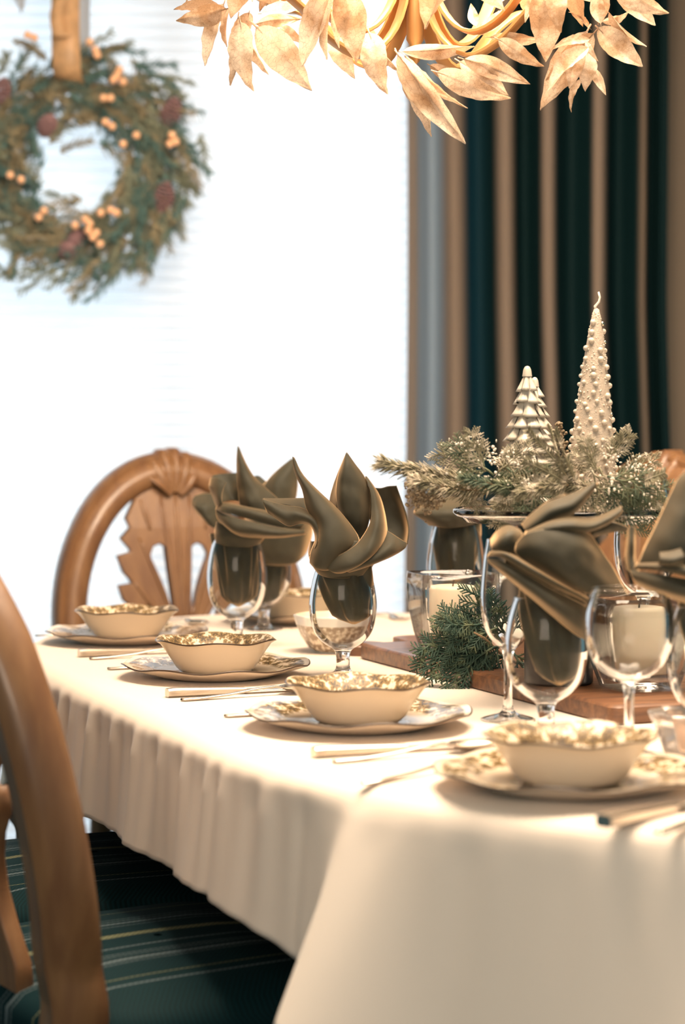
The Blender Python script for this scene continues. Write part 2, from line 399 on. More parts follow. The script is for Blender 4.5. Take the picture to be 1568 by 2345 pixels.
# ------------------------------------------------------------------ chairs
LEAN = math.tan(R(12))
def lean_y(h): return -.20-(max(h-.50, 0))*LEAN-.10*max(h-.9,0)
def sweep(mb, path, prof2):                     # path of (a,h), profile (w in plane, t thickness)
    n = len(path); vs = []; m = len(prof2)
    for i in range(n):
        t = (Vector(path[min(i+1,n-1)])-Vector(path[max(i-1,0)])).normalized(); nn = Vector((-t.y, t.x))
        for (w_, th) in prof2:
            p = Vector(path[i])+nn*w_; vs.append((p.x, lean_y(p.y)+th, p.y))
    fs = [(i*m+k, i*m+(k+1)%m, (i+1)*m+(k+1)%m, (i+1)*m+k) for i in range(n-1) for k in range(m)]
    fs += [tuple(range(m)), tuple((n-1)*m+k for k in range(m))]
    mb.add(vs, fs)
def seat_mat():
    m = mat('striped_upholstery', (.004,.022,.03), .8, spec=.12); nt = m.node_tree; b = nt.nodes['Principled BSDF']
    tc = N(nt, 'ShaderNodeTexCoord'); sp = N(nt, 'ShaderNodeSeparateXYZ'); nt.links.new(tc.outputs['Object'], sp.inputs[0])
    mr = N(nt, 'ShaderNodeMapRange'); mr.inputs['From Min'].default_value = -.26; mr.inputs['From Max'].default_value = .26
    nt.links.new(sp.outputs[0], mr.inputs[0])
    rp = N(nt, 'ShaderNodeValToRGB'); e = rp.color_ramp.elements; rp.color_ramp.interpolation = 'CONSTANT'
    bg = (.0008,.017,.021,1); st = (.08,.11,.12,1); ol = (.12,.13,.075,1)
    e[0].position = 0; e[0].color = bg; e[1].position = .995; e[1].color = bg
    for a, wd, c in ((.06,.008,st),(.085,.004,st),(.20,.004,ol),(.29,.006,st),(.30,.0,bg),(.315,.004,st),(.335,.012,st),(.365,.004,st),(.44,.025,ol),(.55,.005,st),(.60,.004,st),(.615,.004,st),(.64,.016,st),(.665,.005,st),(.76,.005,ol),(.80,.005,st),(.90,.006,st),(.93,.004,st)):
        if wd:
            k = e.new(a); k.color = c; k = e.new(a+wd); k.color = bg
        if len(e) > 30: break
    nt.links.new(mr.outputs[0], rp.inputs[0])
    wv = N(nt, 'ShaderNodeTexWave'); wv.inputs['Scale'].default_value = 90; wv.bands_direction = 'DIAGONAL'; nt.links.new(tc.outputs['Object'], wv.inputs['Vector'])
    mx = N(nt, 'ShaderNodeMix', data_type='RGBA', blend_type='MULTIPLY'); mx.inputs[0].default_value = .5
    nt.links.new(rp.outputs[0], mx.inputs[6]); nt.links.new(wv.outputs['Color'], mx.inputs[7]); nt.links.new(mx.outputs[2], b.inputs['Base Color'])
    return m
M_seat = seat_mat()
def make_chair():
    r = empty('dining_chair', 'x', 'chair')
    # back frame: stiles and arch in one bent piece of moulded wood
    path = []
    for h in (.44, .475, .51): path.append((-.190-(h-.44)*.25, h))
    for k in range(33):
        a = PI*(1.16-1.32*k/32)
        path.append((.238*math.cos(a), .705+.322*math.sin(a)))
    for h in (.51, .475, .44): path.append((.190+(h-.44)*.25, h))
    p2 = [(1.12*q_[0], 1.35*q_[1]) for q_ in [(-.030,-.014),(-.024,-.02),(.006,-.02),(.012,-.024),(.024,-.02),(.030,-.012),(.030,.012),(.024,.020),(.014,.016),(.006,.022),(-.008,.024),(-.024,.016),(-.030,.010)]]
    mb = MB(); sweep(mb, spline([(x, y, 0) for x, y in path], 90) and [(p.x, p.y) for p in spline([(x, y, 0) for x, y in path], 90)], p2)
    mb.build('back_frame', M_wood, r, clean=True, sharp=50)
    # pierced leaf-edged splat
    half = [(.0,.992),(.070,.985),(.088,.955),(.106,.924),(.098,.904),(.119,.883),(.102,.862),(.100,.853),(.128,.846),(.118,.815),(.100,.795),(.098,.790),(.129,.786),(.122,.760),(.098,.740),(.090,.728),(.092,.712),(.120,.722),(.108,.695),(.080,.670),(.060,.640),(.052,.600),(.060,.56),(.075,.52),(.075,.485)]
    cd = bpy.data.curves.new('c', 'CURVE'); cd.dimensions = '2D'; cd.fill_mode = 'BOTH'; cd.extrude = .008; cd.bevel_depth = .003; cd.bevel_resolution = 1
    loops = [[(a, h) for a, h in half]+[(-a, h) for a, h in half[::-1][:-1]]]
    for s in (-1, 1):
        hole = [(s*a, h) for a, h in ((.012,.735),(.009,.78),(.016,.83),(.024,.865),(.040,.875),(.056,.868),(.064,.85),(.060,.83),(.044,.79),(.030,.75),(.021,.732))]
        loops.append(hole[::-1])
        loops.append([(s*a, h) for a, h in ((.07,.70),(.045,.66),(.036,.68),(.05,.72),(.066,.76),(.075,.765),(.078,.735))])
    for lp in loops:
        sp = cd.splines.new('POLY'); sp.points.add(len(lp)-1); sp.use_cyclic_u = True
        for i, (a, h) in enumerate(lp): sp.points[i].co = (a, h, 0, 1)
    co = bpy.data.objects.new('c', cd); C.objects.link(co)
    me = bpy.data.meshes.new_from_object(co.evaluated_get(bpy.context.evaluated_depsgraph_get())); bpy.data.objects.remove(co)
    for v in me.vertices: x, h, z = v.co; v.co = (x, lean_y(h)+z, h)
    me.materials.clear(); me.materials.append(M_wood); me.name = 'splat'
    spl = inst('splat', me, r)
    mb = MB()                                    # raised flutes fanning over the splat, both faces
    for f in (-1, 1):
        for a0, h0, a1, h1 in ((0,.70,0,.975),(.012,.70,.032,.97),(-.012,.70,-.032,.97),(.020,.70,.085,.885),(-.020,.70,-.085,.885),(.03,.68,.105,.80),(-.03,.68,-.105,.80),(.06,.9,.075,.96),(-.06,.9,-.075,.96)):
            pts = []; rr = []
            for i in range(9):
                t = i/8; a = a0+(a1-a0)*t**1.3; h = h0+(h1-h0)*t; pts.append((a, lean_y(h)+f*.0095, h)); rr.append(.0035+.003*math.sin(PI*t))
            mb.tube(pts, rr, 6)
    mb.build('flutes', M_wood, spl)
    # crest shell
    mb = MB(); rows = []; NA = 73
    for f in (1, -1):
        rr = []
        for j in range(7):
            q = j/6; row = []
            for i in range(NA):
                th = -1.02+2.04*i/(NA-1); rib = abs(math.sin(5.5*PI*(i/(NA-1))))
                rad = (.018+q*(.098-.018))*(1+.05*q*rib); a = math.sin(th)*rad*.80; h = .958+math.cos(th)*rad*1.08-.0
                row.append((a, lean_y(h)+f*(.022+.008*math.sin(PI*min(q*.9+.1,1))*1+.012*rib*q)*(.35+.65*math.cos((q-.35)*1.5)), h))
            rr.append(row)
        if f == 1: fr_ = rr
        else: bk = rr
    mb.grid(fr_); mb.grid([r_[::-1] for r_ in bk])
    rim = [fr_[-1], bk[-1]]; mb.grid(rim); mb.grid([bk[0], fr_[0]])
    mb.grid([[row[0] for row in bk], [row[0] for row in fr_]]); mb.grid([[row[-1] for row in fr_], [row[-1] for row in bk]])
    mb.build('crest_shell', M_wood, r, clean=True, sharp=60)
    # seat
    mb = MB()
    def so(a, k=1.0):
        c, s_ = math.cos(a), math.sin(a); e = 2/4.5
        x = abs(c)**e*(1 if c > 0 else -1)*(.245+.015*s_)*k; y = abs(s_)**e*(1 if s_ > 0 else -1)*.225*k; return x, y
    KS = 64
    ring = lambda k, z: [(so(2*PI*i/KS, k)[0], so(2*PI*i/KS, k)[1], z) for i in range(KS)]
    mb.grid([ring(.97,.44), ring(1.0,.455), ring(.995,.475), ring(.93,.49), ring(.75,.502), ring(.4,.509), ring(.02,.511)], wrap=True)
    mb.build('seat', M_seat, r)
    mb = MB(); mb.grid([ring(.95,.40), ring(.985,.40), ring(.985,.445), ring(.95,.445)], wrap=True); mb.grid([ring(.95,.445), ring(.95,.40)], wrap=True)
    mb.build('seat_frame', M_wood, r)
    for s in (-1, 1):
        mb = MB(); mb.tube([(s*.20,.185,.43),(s*.215,.20,.36),(s*.205,.19,.22),(s*.195,.18,.08),(s*.205,.195,.03),(s*.208,.20,0)], [.03,.034,.024,.016,.018,.022], 10); mb.build('leg', M_wood, r)
        mb = MB(); mb.tube([(s*.186,-.20,.46),(s*.182,-.20,.36),(s*.185,-.21,.2),(s*.195,-.25,.0)], [.026,.024,.02,.019], 10); mb.build('leg', M_wood, r)
    return r
chair = make_chair()
def put_chair(o, u, v, rz, label): o.location = T(u, v, 0); o.rotation_euler = (0,0,rz); o['label'] = label; o['group'] = 'carved dining chairs'
put_chair(chair, -.71, -.03, TH-R(80), 'carved wooden chair close to the camera at the left edge, seen from behind')
spots = [(-.20, .03, TH-R(90), 'carved chair whose striped seat shows through the nearest chair back'),
         (.83, .56, TH+R(180), 'carved wooden chair with shell crest at the far head of the table')]
for u, v, rz, lb in spots: put_chair(copy_tree(chair), u, v, rz, lb)
c4 = copy_tree(chair); put_chair(c4, 0, 0, R(135), 'shell-crested chair behind the pine arrangement at the right edge')
c4.location = (.378, 3.79, 0)

# ------------------------------------------------------------------ china and cutlery
def scal(n, k): return lambda a, r, z: 1+k*math.cos(n*a)*max(0, min(1, (r-.04)/.08))
def make_plate():
    r = empty('dinner_plate', 'x', 'plate')
    mb = MB(); fr = lambda a, rr, z: 1+.014*abs(math.cos(4*a))*max(0,(rr-.08)/.055); fz = lambda a, rr, z: .0022*math.cos(8*a)*max(0,(rr-.09)/.045)
    mb.lathe([(.0005,.006),(.05,.006),(.078,.007),(.088,.010),(.1,.0145),(.118,.0185),(.130,.0205),(.1335,.0212)], 96, fr=fr, fz=fz, mi=0)
    mb.lathe([(.1335,.0212),(.1352,.0202),(.1335,.0188)], 96, fr=fr, fz=fz, mi=1)
    mb.lathe([(.1335,.0188),(.118,.0135),(.10,.008),(.088,.004),(.075,.0015),(.070,.0),(.066,.002),(.0005,.002)], 96, fr=fr, fz=fz, mi=2)
    mb.build('plate_body', [M_platep, M_line, M_china], r)
    return r
def make_bowl(name='cereal_bowl', cat='bowl'):
    r = empty(name, 'x', cat)
    fr = lambda a, rr, z: 1+.012*math.cos(6*a)*max(0,(rr-.05)/.035); fz = lambda a, rr, z: .0017*math.cos(6*a+.6)*max(0,(rr-.06)/.025)
    mb = MB()
    mb.lathe([(.0005,.007),(.03,.0072),(.045,.010),(.055,.018),(.064,.031),(.072,.040),(.0815,.0465),(.0862,.0485)], 96, fr=fr, fz=fz, mi=0)
    mb.lathe([(.0862,.0485),(.0878,.0475),(.0862,.0462)], 96, fr=fr, fz=fz, mi=1)
    mb.lathe([(.0862,.0462),(.0805,.0425),(.074,.034),(.066,.022),(.057,.008),(.051,.002),(.047,0),(.044,.002),(.0005,.003)], 96, fr=fr, fz=fz, mi=2)
    mb.build('bowl_body', [M_bowlp, M_line, M_china], r)
    return r
def make_knife():
    r = empty('table_knife', 'x', 'knife')
    mb = MB(); hp = [(-.11,.0085,.0055),(-.1,.0098,.006),(-.06,.0085,.0052),(-.02,.0072,.0045),(0,.0062,.004)]
    rows = []
    for x, w_, t in hp:
        rows.append([(x, w_*sx, t+.001+t*sz) for sx, sz in ((-1,-.6),(-.7,-1),(.7,-1),(1,-.6),(1,.6),(.7,1),(-.7,1),(-1,.6))])
    mb.grid(rows, wrap=True); mb.f += [tuple(range(8))]; mb.m += [0]; mb.build('handle', M_silver, r, sharp=35)
    mb = MB(); rows = []
    for i in range(13):
        t = i/12; x = -.002+.115*t; w_ = .0095*(1 if t < .75 else math.sqrt(max(0, 1-((t-.75)/.25)**2))*.8+.2); c = .0045
        rows.append([(x, -w_, c), (x, -.002, c+.0011), (x, w_, c+.0012), (x, w_, c-.0008), (x, -.002, c-.0008)])
    mb.grid(rows, wrap=True); mb.build('blade', M_silver, r)
    return r
def make_spoon():
    r = empty('table_spoon', 'x', 'spoon')
    mb = MB(); rows = []
    for x, w_, z in ((-.12,.003,.0035),(-.117,.0075,.0032),(-.09,.0065,.0035),(-.05,.0045,.006),(-.01,.003,.011),(.015,.003,.013),(.03,.0045,.010)):
        rows.append([(x,-w_,z),(x,0,z+.0016),(x,w_,z),(x,w_*.8,z-.0018),(x,-w_*.8,z-.0018)])
    mb.grid(rows, wrap=True); mb.build('handle', M_silver, r)
    mb = MB(); rows = []
    for j in range(7):
        q = j/6; rows.append([(.055+.031*q*math.cos(a), .020*q*math.sin(a)*(1-.12*math.cos(a)), .0022+.0095*q**2.2) for a in [2*PI*k/32 for k in range(32)]])
    mb.grid(rows, wrap=True); mb.build('spoon_bowl', M_silver, r, solid=.0012)
    return r
def make_fork():
    r = empty('dinner_fork', 'x', 'fork')
    mb = MB(); rows = []
    for x, w_, z in ((-.12,.003,.0035),(-.117,.0075,.0032),(-.09,.0065,.0035),(-.05,.0045,.006),(-.01,.003,.010),(.01,.004,.009),(.025,.010,.005),(.04,.0125,.004)):
        rows.append([(x,-w_,z),(x,0,z+.0014),(x,w_,z),(x,w_*.8,z-.0016),(x,-w_*.8,z-.0016)])
    mb.grid(rows, wrap=True); mb.build('handle', M_silver, r)
    for k in range(4):
        y = -.0105+.007*k; mb = MB(); mb.tube([(.038,y,.0045),(.055,y,.003),(.072,y*1.05,.005),(.088,y*1.08,.009)], [.0022,.0019,.0016,.0008], 6); mb.build('tine', M_silver, r)
    return r
plate, bowl, knife, spoon, fork = make_plate(), make_bowl(), make_knife(), make_spoon(), make_fork()
used = set()
def place(proto, pos, rz, label, group, tilt=0):
    o = proto if proto.name not in used else copy_tree(proto)
    used.add(proto.name); o.location = pos; o.rotation_euler = (0, tilt, rz); o['label'] = label; o['group'] = group; return o
P4 = Vector((.226, 2.125, 0)); P4 = (P4.x, P4.y)
settings = [(T(.319,.226), 0, 'far left, beside the head chair', 1), (T(-.212,.207), 0, 'second from the head of the table on the left', 1),
            (T(-.769,.202), 0, 'in the middle, in front of the nearest chair', 1), (Vector((P4[0], P4[1], ZT)), R(24), 'nearest the camera at the lower right', 1),
            (T(.56,.62), R(180+90)-TH+TH, 'at the far head of the table', 0)]
who = ['farthest on the left side', 'second along the left side', 'in the middle of the picture', 'nearest the camera', 'at the head of the table']
RIM = .0215
for i, (p, dr_, nm, full) in enumerate(settings):
    ax = TH+dr_; fv = Vector((math.cos(ax), math.sin(ax), 0)); fu = Vector((-math.sin(ax), math.cos(ax), 0))
    place(plate, p+Vector((0,0,.0005)), ax+i*.7, 'flower-patterned dinner plate with brown rim, %s' % who[i], 'flowered dinner plates')
    place(bowl, p+Vector((0,0,.0075)), ax+.3+i*1.1, 'cream bowl with flowers inside, on the plate %s' % who[i], 'flowered soup bowls')
    if i == 3: ks, ss, fs_, vo = -.150, -.195, .155, 0.0
    elif i == 4: ks, ss, fs_, vo = -.175, -.21, .19, 0
    else: ks, ss, fs_, vo = -.200, -.235, .135, .01
    if i == 4: p = T(.56, .62)
    if i < 4: place(knife, p+fu*ks+fv*(-.035+vo), ax+R(1), 'silver knife lying beside the plate %s' % who[i], 'silver knives')
    place(spoon, p+fu*ss+fv*(-.02+vo), ax+R(6), 'silver spoon lying beside the plate %s' % who[i], 'silver spoons')
    place(fork, p+fu*fs_+fv*(-.012+vo), ax-R(2), 'silver fork lying beside the plate %s' % who[i], 'silver forks')

# faceted patterned bowl in the table middle
sg = empty('sugar_bowl', 'faceted white bowl with dark scenic band between the goblets', 'bowl', W(764, 1497, 3.41) if False else Vector(((764-784)/F*3.42, 3.42, ZT)))
fr8 = lambda a, r, z: 1-.05*abs(math.sin(4*a))*min(1, r/.05)
mb = MB(); mb.lathe([(.0005,.008),(.03,.012),(.05,.035),(.061,.058),(.063,.061)], 64, fr=fr8)
mb.lathe([(.063,.061),(.065,.060),(.064,.057),(.060,.045)], 64, fr=fr8, mi=1)
mb.lathe([(.060,.045),(.052,.025),(.040,.008),(.032,.003)], 64, fr=fr8, mi=2); mb.lathe([(.032,.003),(.030,0),(.0005,.001)], 64, fr=fr8, mi=1)
mb.build('bowl_body', [M_china, mat('white_china', (.82,.80,.76), .15, coat=.5), mat('scenic_transfer', (.30,.22,.15), .2, coat=.5, vary=((.75,.66,.52), 130, .46, .62))], sg)

# ------------------------------------------------------------------ goblets and wine glasses
def goblet_profile(kind):
    if kind == 'goblet': o = [(.036,.158),(.042,.140),(.0465,.118),(.048,.100),(.046,.080),(.040,.062),(.030,.050),(.018,.042)]; st = [(.018,.042),(.0125,.038),(.0105,.033),(.0095,.024),(.010,.014),(.013,.008),(.022,.0045),(.031,.003),(.033,.0015),(.032,.0)]
    elif kind == 'tulip': o = [(.026,.222),(.030,.20),(.033,.17),(.034,.145),(.031,.12),(.024,.103),(.014,.092)]; st = [(.014,.092),(.0085,.087),(.0055,.075),(.005,.045),(.0058,.02),(.010,.010),(.022,.006),(.032,.003),(.034,.0015),(.033,0)]
    else: o = [(.040,.178),(.045,.160),(.047,.140),(.0455,.120),(.039,.102),(.028,.090),(.014,.083)]; st = [(.014,.083),(.0085,.079),(.0055,.070),(.005,.045),(.0058,.02),(.010,.010),(.022,.006),(.032,.003),(.034,.0015),(.033,0)]
    return o, st
def make_glass(kind, name):
    r = empty(name, 'x', 'glass'); o, st = goblet_profile(kind)
    o = [(p.x, p.y) for p in spline([(a, b_, 0) for a, b_ in o], 26)]; st = [(p.x, p.y) for p in spline([(a, b_, 0) for a, b_ in st], 26)]
    th = .0013
    mb = MB(); mb.lathe([(max(a-th, .0004), b_) for a, b_ in o[::-1]][1:]+[(o[0][0]-th*.5, o[0][1]+.0007)]+o, 64); mb.build('bowl', M_glass, r)
    mb = MB(); mb.lathe([(.0003, st[0][1]+.003),(st[0][0]*.6, st[0][1]+.0025)]+st+[(.0003, .001)], 48); mb.build('stem', M_thick, r, clean=True)
    return r
gob = make_glass('goblet', 'water_goblet'); tul = make_glass('tulip', 'wine_glass'); rou = make_glass('round', 'wine_glass')
def ontable(px, d, z=ZT): return Vector(((px-784)/F*d, d, z+.0003))
G = {}
for key, pr, px, d, lb, sc in (('g2', gob, 785, 3.08, 'clear goblet holding the sharpest olive napkin, in the middle', 1.02),
        ('g1', gob, 542, 3.52, 'clear goblet holding a napkin, in front of the head chair', 1.03),
        ('g1b', gob, 604, 3.80, 'clear goblet standing behind the left goblet, farthest back', 1.0),
        ('g3', gob, 1043, 3.50, 'clear goblet holding a napkin behind the left candle jar', 1.03),
        ('g5', gob, 1250, 2.49, 'clear goblet holding the big dark napkin, behind the nearest bowl', 1.02),
        ('g8', gob, 1628, 2.36, 'clear goblet under the napkin cut off by the right edge', 1.02),
        ('g4', tul, 1163, 2.62, 'tall slim wine glass just left of the big dark napkin', 1.0),
        ('g7', tul, 1474, 3.12, 'tall wine glass behind the right candle jar', 1.28),
        ('g3b', tul, 1135, 3.62, 'tall wine glass half hidden below the left end of the glass cake stand', 1.12),
        ('g6', rou, 1440, 2.33, 'round-bowled empty wine glass in front of the right candle jar', 1.03)):
    o = place(pr, ontable(px, d), .3, lb, 'water goblets' if pr is gob else 'wine glasses'); o.scale = (sc,)*3; G[key] = o
G['g3'].scale = (1.0, 1.0, 1.28); G['g1'].scale = (1.03, 1.03, 1.13)

# ------------------------------------------------------------------ napkins
def stuffing(mb, c, d, top, bot, rt, rb, seed, shift=(0,0)):
    # crumpled cone of cloth inside a goblet; photo px for the axis c, heights in px
    rr = random.Random(seed); k = d/F; rows = []
    for i in range(15):
        t = i/14; y = top+(bot-top)*t; r_ = (rt+(rb-rt)*t**1.6)*(1 if t < .85 else math.cos((t-.85)/.15*1.45))
        row = []
        for j in range(48):
            a = 2*PI*j/48; f = 1+.11*math.sin(3*a+seed+t*2)+.07*math.sin(7*a-t*5+seed*2)+.05*math.sin(11*a+seed)
            row.append(((c+shift[0]*t-784)*k+math.cos(a)*r_*k*f*.92, d+math.sin(a)*r_*k*f*.92, CZ-(y-980)*k))
        rows.append(row)
    mb.grid(rows, wrap=True)
def napkin(name_label, d, patches, stuff=None):
    mb = MB()
    for pt in patches:
        rows = [[W(x, y, d)+Vector((0, dz/1000, 0)) for (x, y, dz) in r] for r in pt]
        g = patch(rows, 26, 24)
        g = [[p+Vector((0, .003*noise.noise(Vector((p.x*30+p.z*22, p.z*34-p.x*10, d)))+.002*noise.noise(Vector((p.x*90, p.z*60, 3))), 0)) for p in r] for r in g]
        mb.grid(g)
    if stuff: stuffing(mb, *stuff)
    o = mb.build('napkin', M_nap, None, solid=.0013)
    # set the origin at the napkin's base
    c = sum((Vector(v.co) for v in o.data.vertices), Vector())/len(o.data.vertices); zmin = min(v.co.z for v in o.data.vertices)
    off = Vector((c.x, c.y, zmin)); o.data.transform(Matrix.Translation(-off)); o.location = off
    tag(o, name_label, 'napkin', 'olive napkins folded into the glasses'); return o
# the sharp napkin in the middle
N2 = [
 # tall left spike sweeping down into the body
 [[(670,1046,-8),(671,1046,-8),(672,1047,-8),(674,1048,-8)],
  [(676,1082,-12),(681,1082,-18),(687,1083,-16),(692,1085,-10)],
  [(693,1122,-16),(704,1120,-28),(716,1118,-26),(727,1122,-14)],
  [(701,1160,-20),(722,1158,-38),(750,1156,-36),(772,1164,-18)],
  [(716,1190,-24),(742,1196,-46),(780,1200,-44),(808,1208,-22)],
  [(724,1225,-30),(742,1230,-52),(785,1232,-50),(822,1236,-26)],
  [(712,1262,-34),(735,1264,-54),(770,1264,-50),(806,1252,-34)],
  [(710,1286,-30),(722,1296,-44),(745,1302,-42),(775,1296,-30)]],
 # left open flap, front sheet
 [[(601,1144,-6),(604,1150,-10),(607,1160,-12),(612,1172,-10)],
  [(625,1150,-10),(625,1160,-20),(630,1175,-22),(638,1190,-14)],
  [(655,1157,-10),(655,1170,-26),(658,1186,-28),(662,1203,-18)],
  [(685,1161,-10),(686,1174,-30),(688,1188,-30),(690,1197,-20)],
  [(708,1170,-10),(711,1182,-34),(712,1195,-36),(714,1204,-26)],
  [(724,1182,-12),(728,1200,-38),(726,1220,-40),(722,1236,-30)],
  [(728,1210,-20),(728,1235,-44),(722,1255,-42),(708,1272,-30)]],
 # left open flap, back sheet
 [[(601,1144,-6),(602,1143,0),(604,1142,4),(606,1142,6)],
  [(630,1152,-6),(632,1148,4),(634,1145,12),(636,1143,18)],
  [(665,1158,-4),(668,1151,8),(670,1146,18),(672,1143,26)],
  [(700,1168,0),(702,1156,12),(702,1148,22),(704,1143,30)],
  [(722,1180,0),(726,1166,14),(728,1156,24),(730,1150,32)]],
 # middle tall petal
 [[(793,1037,6),(793,1037,6),(794,1037,6),(795,1038,6)],
  [(783,1064,2),(790,1062,-4),(800,1060,-2),(812,1062,6)],
  [(774,1092,0),(786,1092,-10),(812,1088,-8),(834,1092,6)],
  [(770,1125,0),(786,1128,-14),(820,1124,-12),(846,1126,6)],
  [(773,1160,2),(790,1168,-12),(822,1164,-12),(848,1160,6)],
  [(786,1195,4),(800,1205,-8),(824,1204,-8),(844,1196,4)],
  [(806,1232,4),(812,1238,0),(822,1240,0),(832,1236,4)]],
 # its darker back edge
 [[(791,1042,10),(792,1040,8),(793,1038,8)],
  [(776,1078,18),(779,1078,12),(783,1078,4)],
  [(764,1110,26),(769,1112,18),(775,1112,4)],
  [(755,1145,30),(762,1150,20),(771,1152,6)],
  [(754,1180,30),(764,1186,20),(780,1190,6)],
  [(770,1220,26),(784,1226,16),(800,1230,4)]],
 # broad swoop from the middle petal round to the front
 [[(836,1092,4),(838,1091,6),(841,1094,8),(844,1098,10)],
  [(848,1128,-8),(856,1124,-6),(864,1128,2),(868,1134,10)],
  [(850,1170,-18),(862,1162,-20),(874,1164,-10),(880,1172,6)],
  [(845,1200,-28),(862,1196,-36),(878,1200,-24),(886,1212,0)],
  [(822,1236,-36),(846,1240,-50),(870,1238,-38),(884,1228,-8)],
  [(800,1254,-44),(828,1268,-58),(852,1266,-46),(872,1252,-14)],
  [(768,1272,-46),(796,1292,-58),(822,1290,-48),(846,1272,-18)],
  [(738,1290,-40),(764,1306,-46),(790,1306,-38),(812,1292,-16)]],
 # right hand upright panel
 [[(834,1112,16),(868,1119,24),(888,1115,26),(908,1113,16)],
  [(838,1150,18),(876,1146,30),(902,1142,30),(918,1142,14)],
  [(846,1182,20),(888,1182,34),(916,1178,32),(930,1178,8)],
  [(852,1210,20),(896,1212,30),(924,1212,26),(936,1212,0)],
  [(884,1226,0),(904,1236,20),(922,1242,10),(932,1246,-8)]],
 # rolled lower right edge
 [[(884,1214,-4),(898,1222,-8),(916,1234,-10),(931,1243,-8)],
  [(876,1236,-20),(892,1244,-30),(908,1252,-26),(924,1256,-14)],
  [(852,1254,-32),(866,1266,-42),(880,1274,-36),(892,1274,-20)],
  [(820,1274,-38),(832,1286,-48),(842,1292,-40),(852,1290,-22)],
  [(780,1290,-40),(790,1301,-46),(800,1306,-38),(812,1304,-20)]],
 # gathered body above the rim, round
 [[(712,1240,20),(716,1238,-20),(760,1232,-34),(820,1236,-34),(872,1236,-16),(892,1236,22)],
  [(706,1268,20),(714,1276,-22),(756,1284,-40),(812,1282,-40),(862,1268,-20),(876,1262,20)],
  [(712,1290,20),(722,1298,-18),(756,1306,-34),(800,1308,-34),(846,1296,-18),(858,1290,18)],
  [(722,1306,16),(732,1314,-14),(758,1320,-28),(800,1320,-28),(836,1312,-14),(848,1304,14)]],
]
napkin('sharp olive napkin with two tall points, folded in the middle goblet', 3.07, N2, (788, 3.08, 1290, 1428, 66, 40, 3, (22, 0)))
# napkin in the left goblet
N1 = [
 [[(544,1022,0),(545,1022,0),(546,1023,0),(547,1024,0)],
  [(542,1056,-4),(548,1054,-12),(556,1054,-12),(563,1060,-4)],
  [(543,1090,-8),(554,1088,-20),(570,1088,-20),(584,1094,-8)],
  [(546,1124,-10),(566,1122,-28),(590,1118,-26),(612,1120,-10)],
  [(549,1152,-10),(574,1152,-32),(604,1148,-30),(636,1142,-10)],
  [(556,1172,-10),(580,1176,-30),(612,1176,-28),(650,1166,-10)]],
 [[(480,1102,10),(486,1090,24),(510,1086,34),(541,1084,30)],
  [(485,1116,-2),(496,1100,20),(518,1098,30),(542,1098,24)],
  [(494,1136,-14),(508,1126,8),(526,1120,20),(544,1120,10)],
  [(504,1150,-18),(516,1148,-6),(530,1146,6),(548,1148,0)]],
 [[(480,1100,8),(484,1094,2),(500,1096,-14),(520,1104,-22)],
  [(478,1116,4),(484,1112,-8),(498,1112,-22),(514,1116,-28)],
  [(486,1136,0),(492,1134,-14),(500,1134,-26),(510,1134,-32)],
  [(496,1160,-10),(500,1158,-22),(506,1156,-30),(512,1152,-34)]],
 [[(495,1166,-20),(500,1156,-22),(512,1150,-18),(530,1152,-8)],
  [(520,1172,-46),(530,1160,-48),(548,1156,-38),(566,1160,-16)],
  [(570,1184,-58),(580,1170,-60),(596,1166,-46),(612,1168,-20)],
  [(630,1200,-56),(636,1186,-58),(650,1180,-44),(664,1180,-18)],
  [(690,1212,-36),(694,1202,-38),(700,1196,-30),(706,1192,-10)]],
 [[(495,1168,-20),(497,1176,-26),(500,1186,-24),(504,1196,-14)],
  [(530,1180,-50),(534,1196,-58),(538,1210,-56),(544,1222,-38)],
  [(580,1192,-60),(584,1206,-70),(588,1218,-66),(592,1228,-46)],
  [(636,1204,-56),(640,1214,-66),(642,1222,-62),(644,1228,-42)],
  [(700,1212,-34),(700,1216,-38),(699,1219,-36),(698,1222,-24)]],
 [[(497,1168,-22),(502,1170,-10),(510,1172,6),(520,1176,14)],
  [(535,1184,-44),(540,1184,-26),(548,1188,-6),(556,1192,6)],
  [(590,1200,-54),(594,1198,-32),(600,1200,-10),(606,1204,2)],
  [(650,1210,-46),(652,1208,-26),(654,1208,-8),(656,1210,0)]],
 [[(497,1196,16),(500,1194,-18),(530,1206,-36),(575,1210,-36),(602,1212,-16),(612,1212,16)],
  [(490,1216,16),(496,1222,-20),(526,1226,-38),(570,1230,-38),(600,1228,-18),(610,1224,16)],
  [(492,1238,14),(498,1242,-16),(524,1248,-30),(562,1250,-30),(590,1246,-16),(598,1242,14)]],
]
napkin('napkin with a tall dark spike in the goblet before the head chair', 3.51, N1, (541, 3.52, 1222, 1388, 56, 34, 5, (4, 0)))
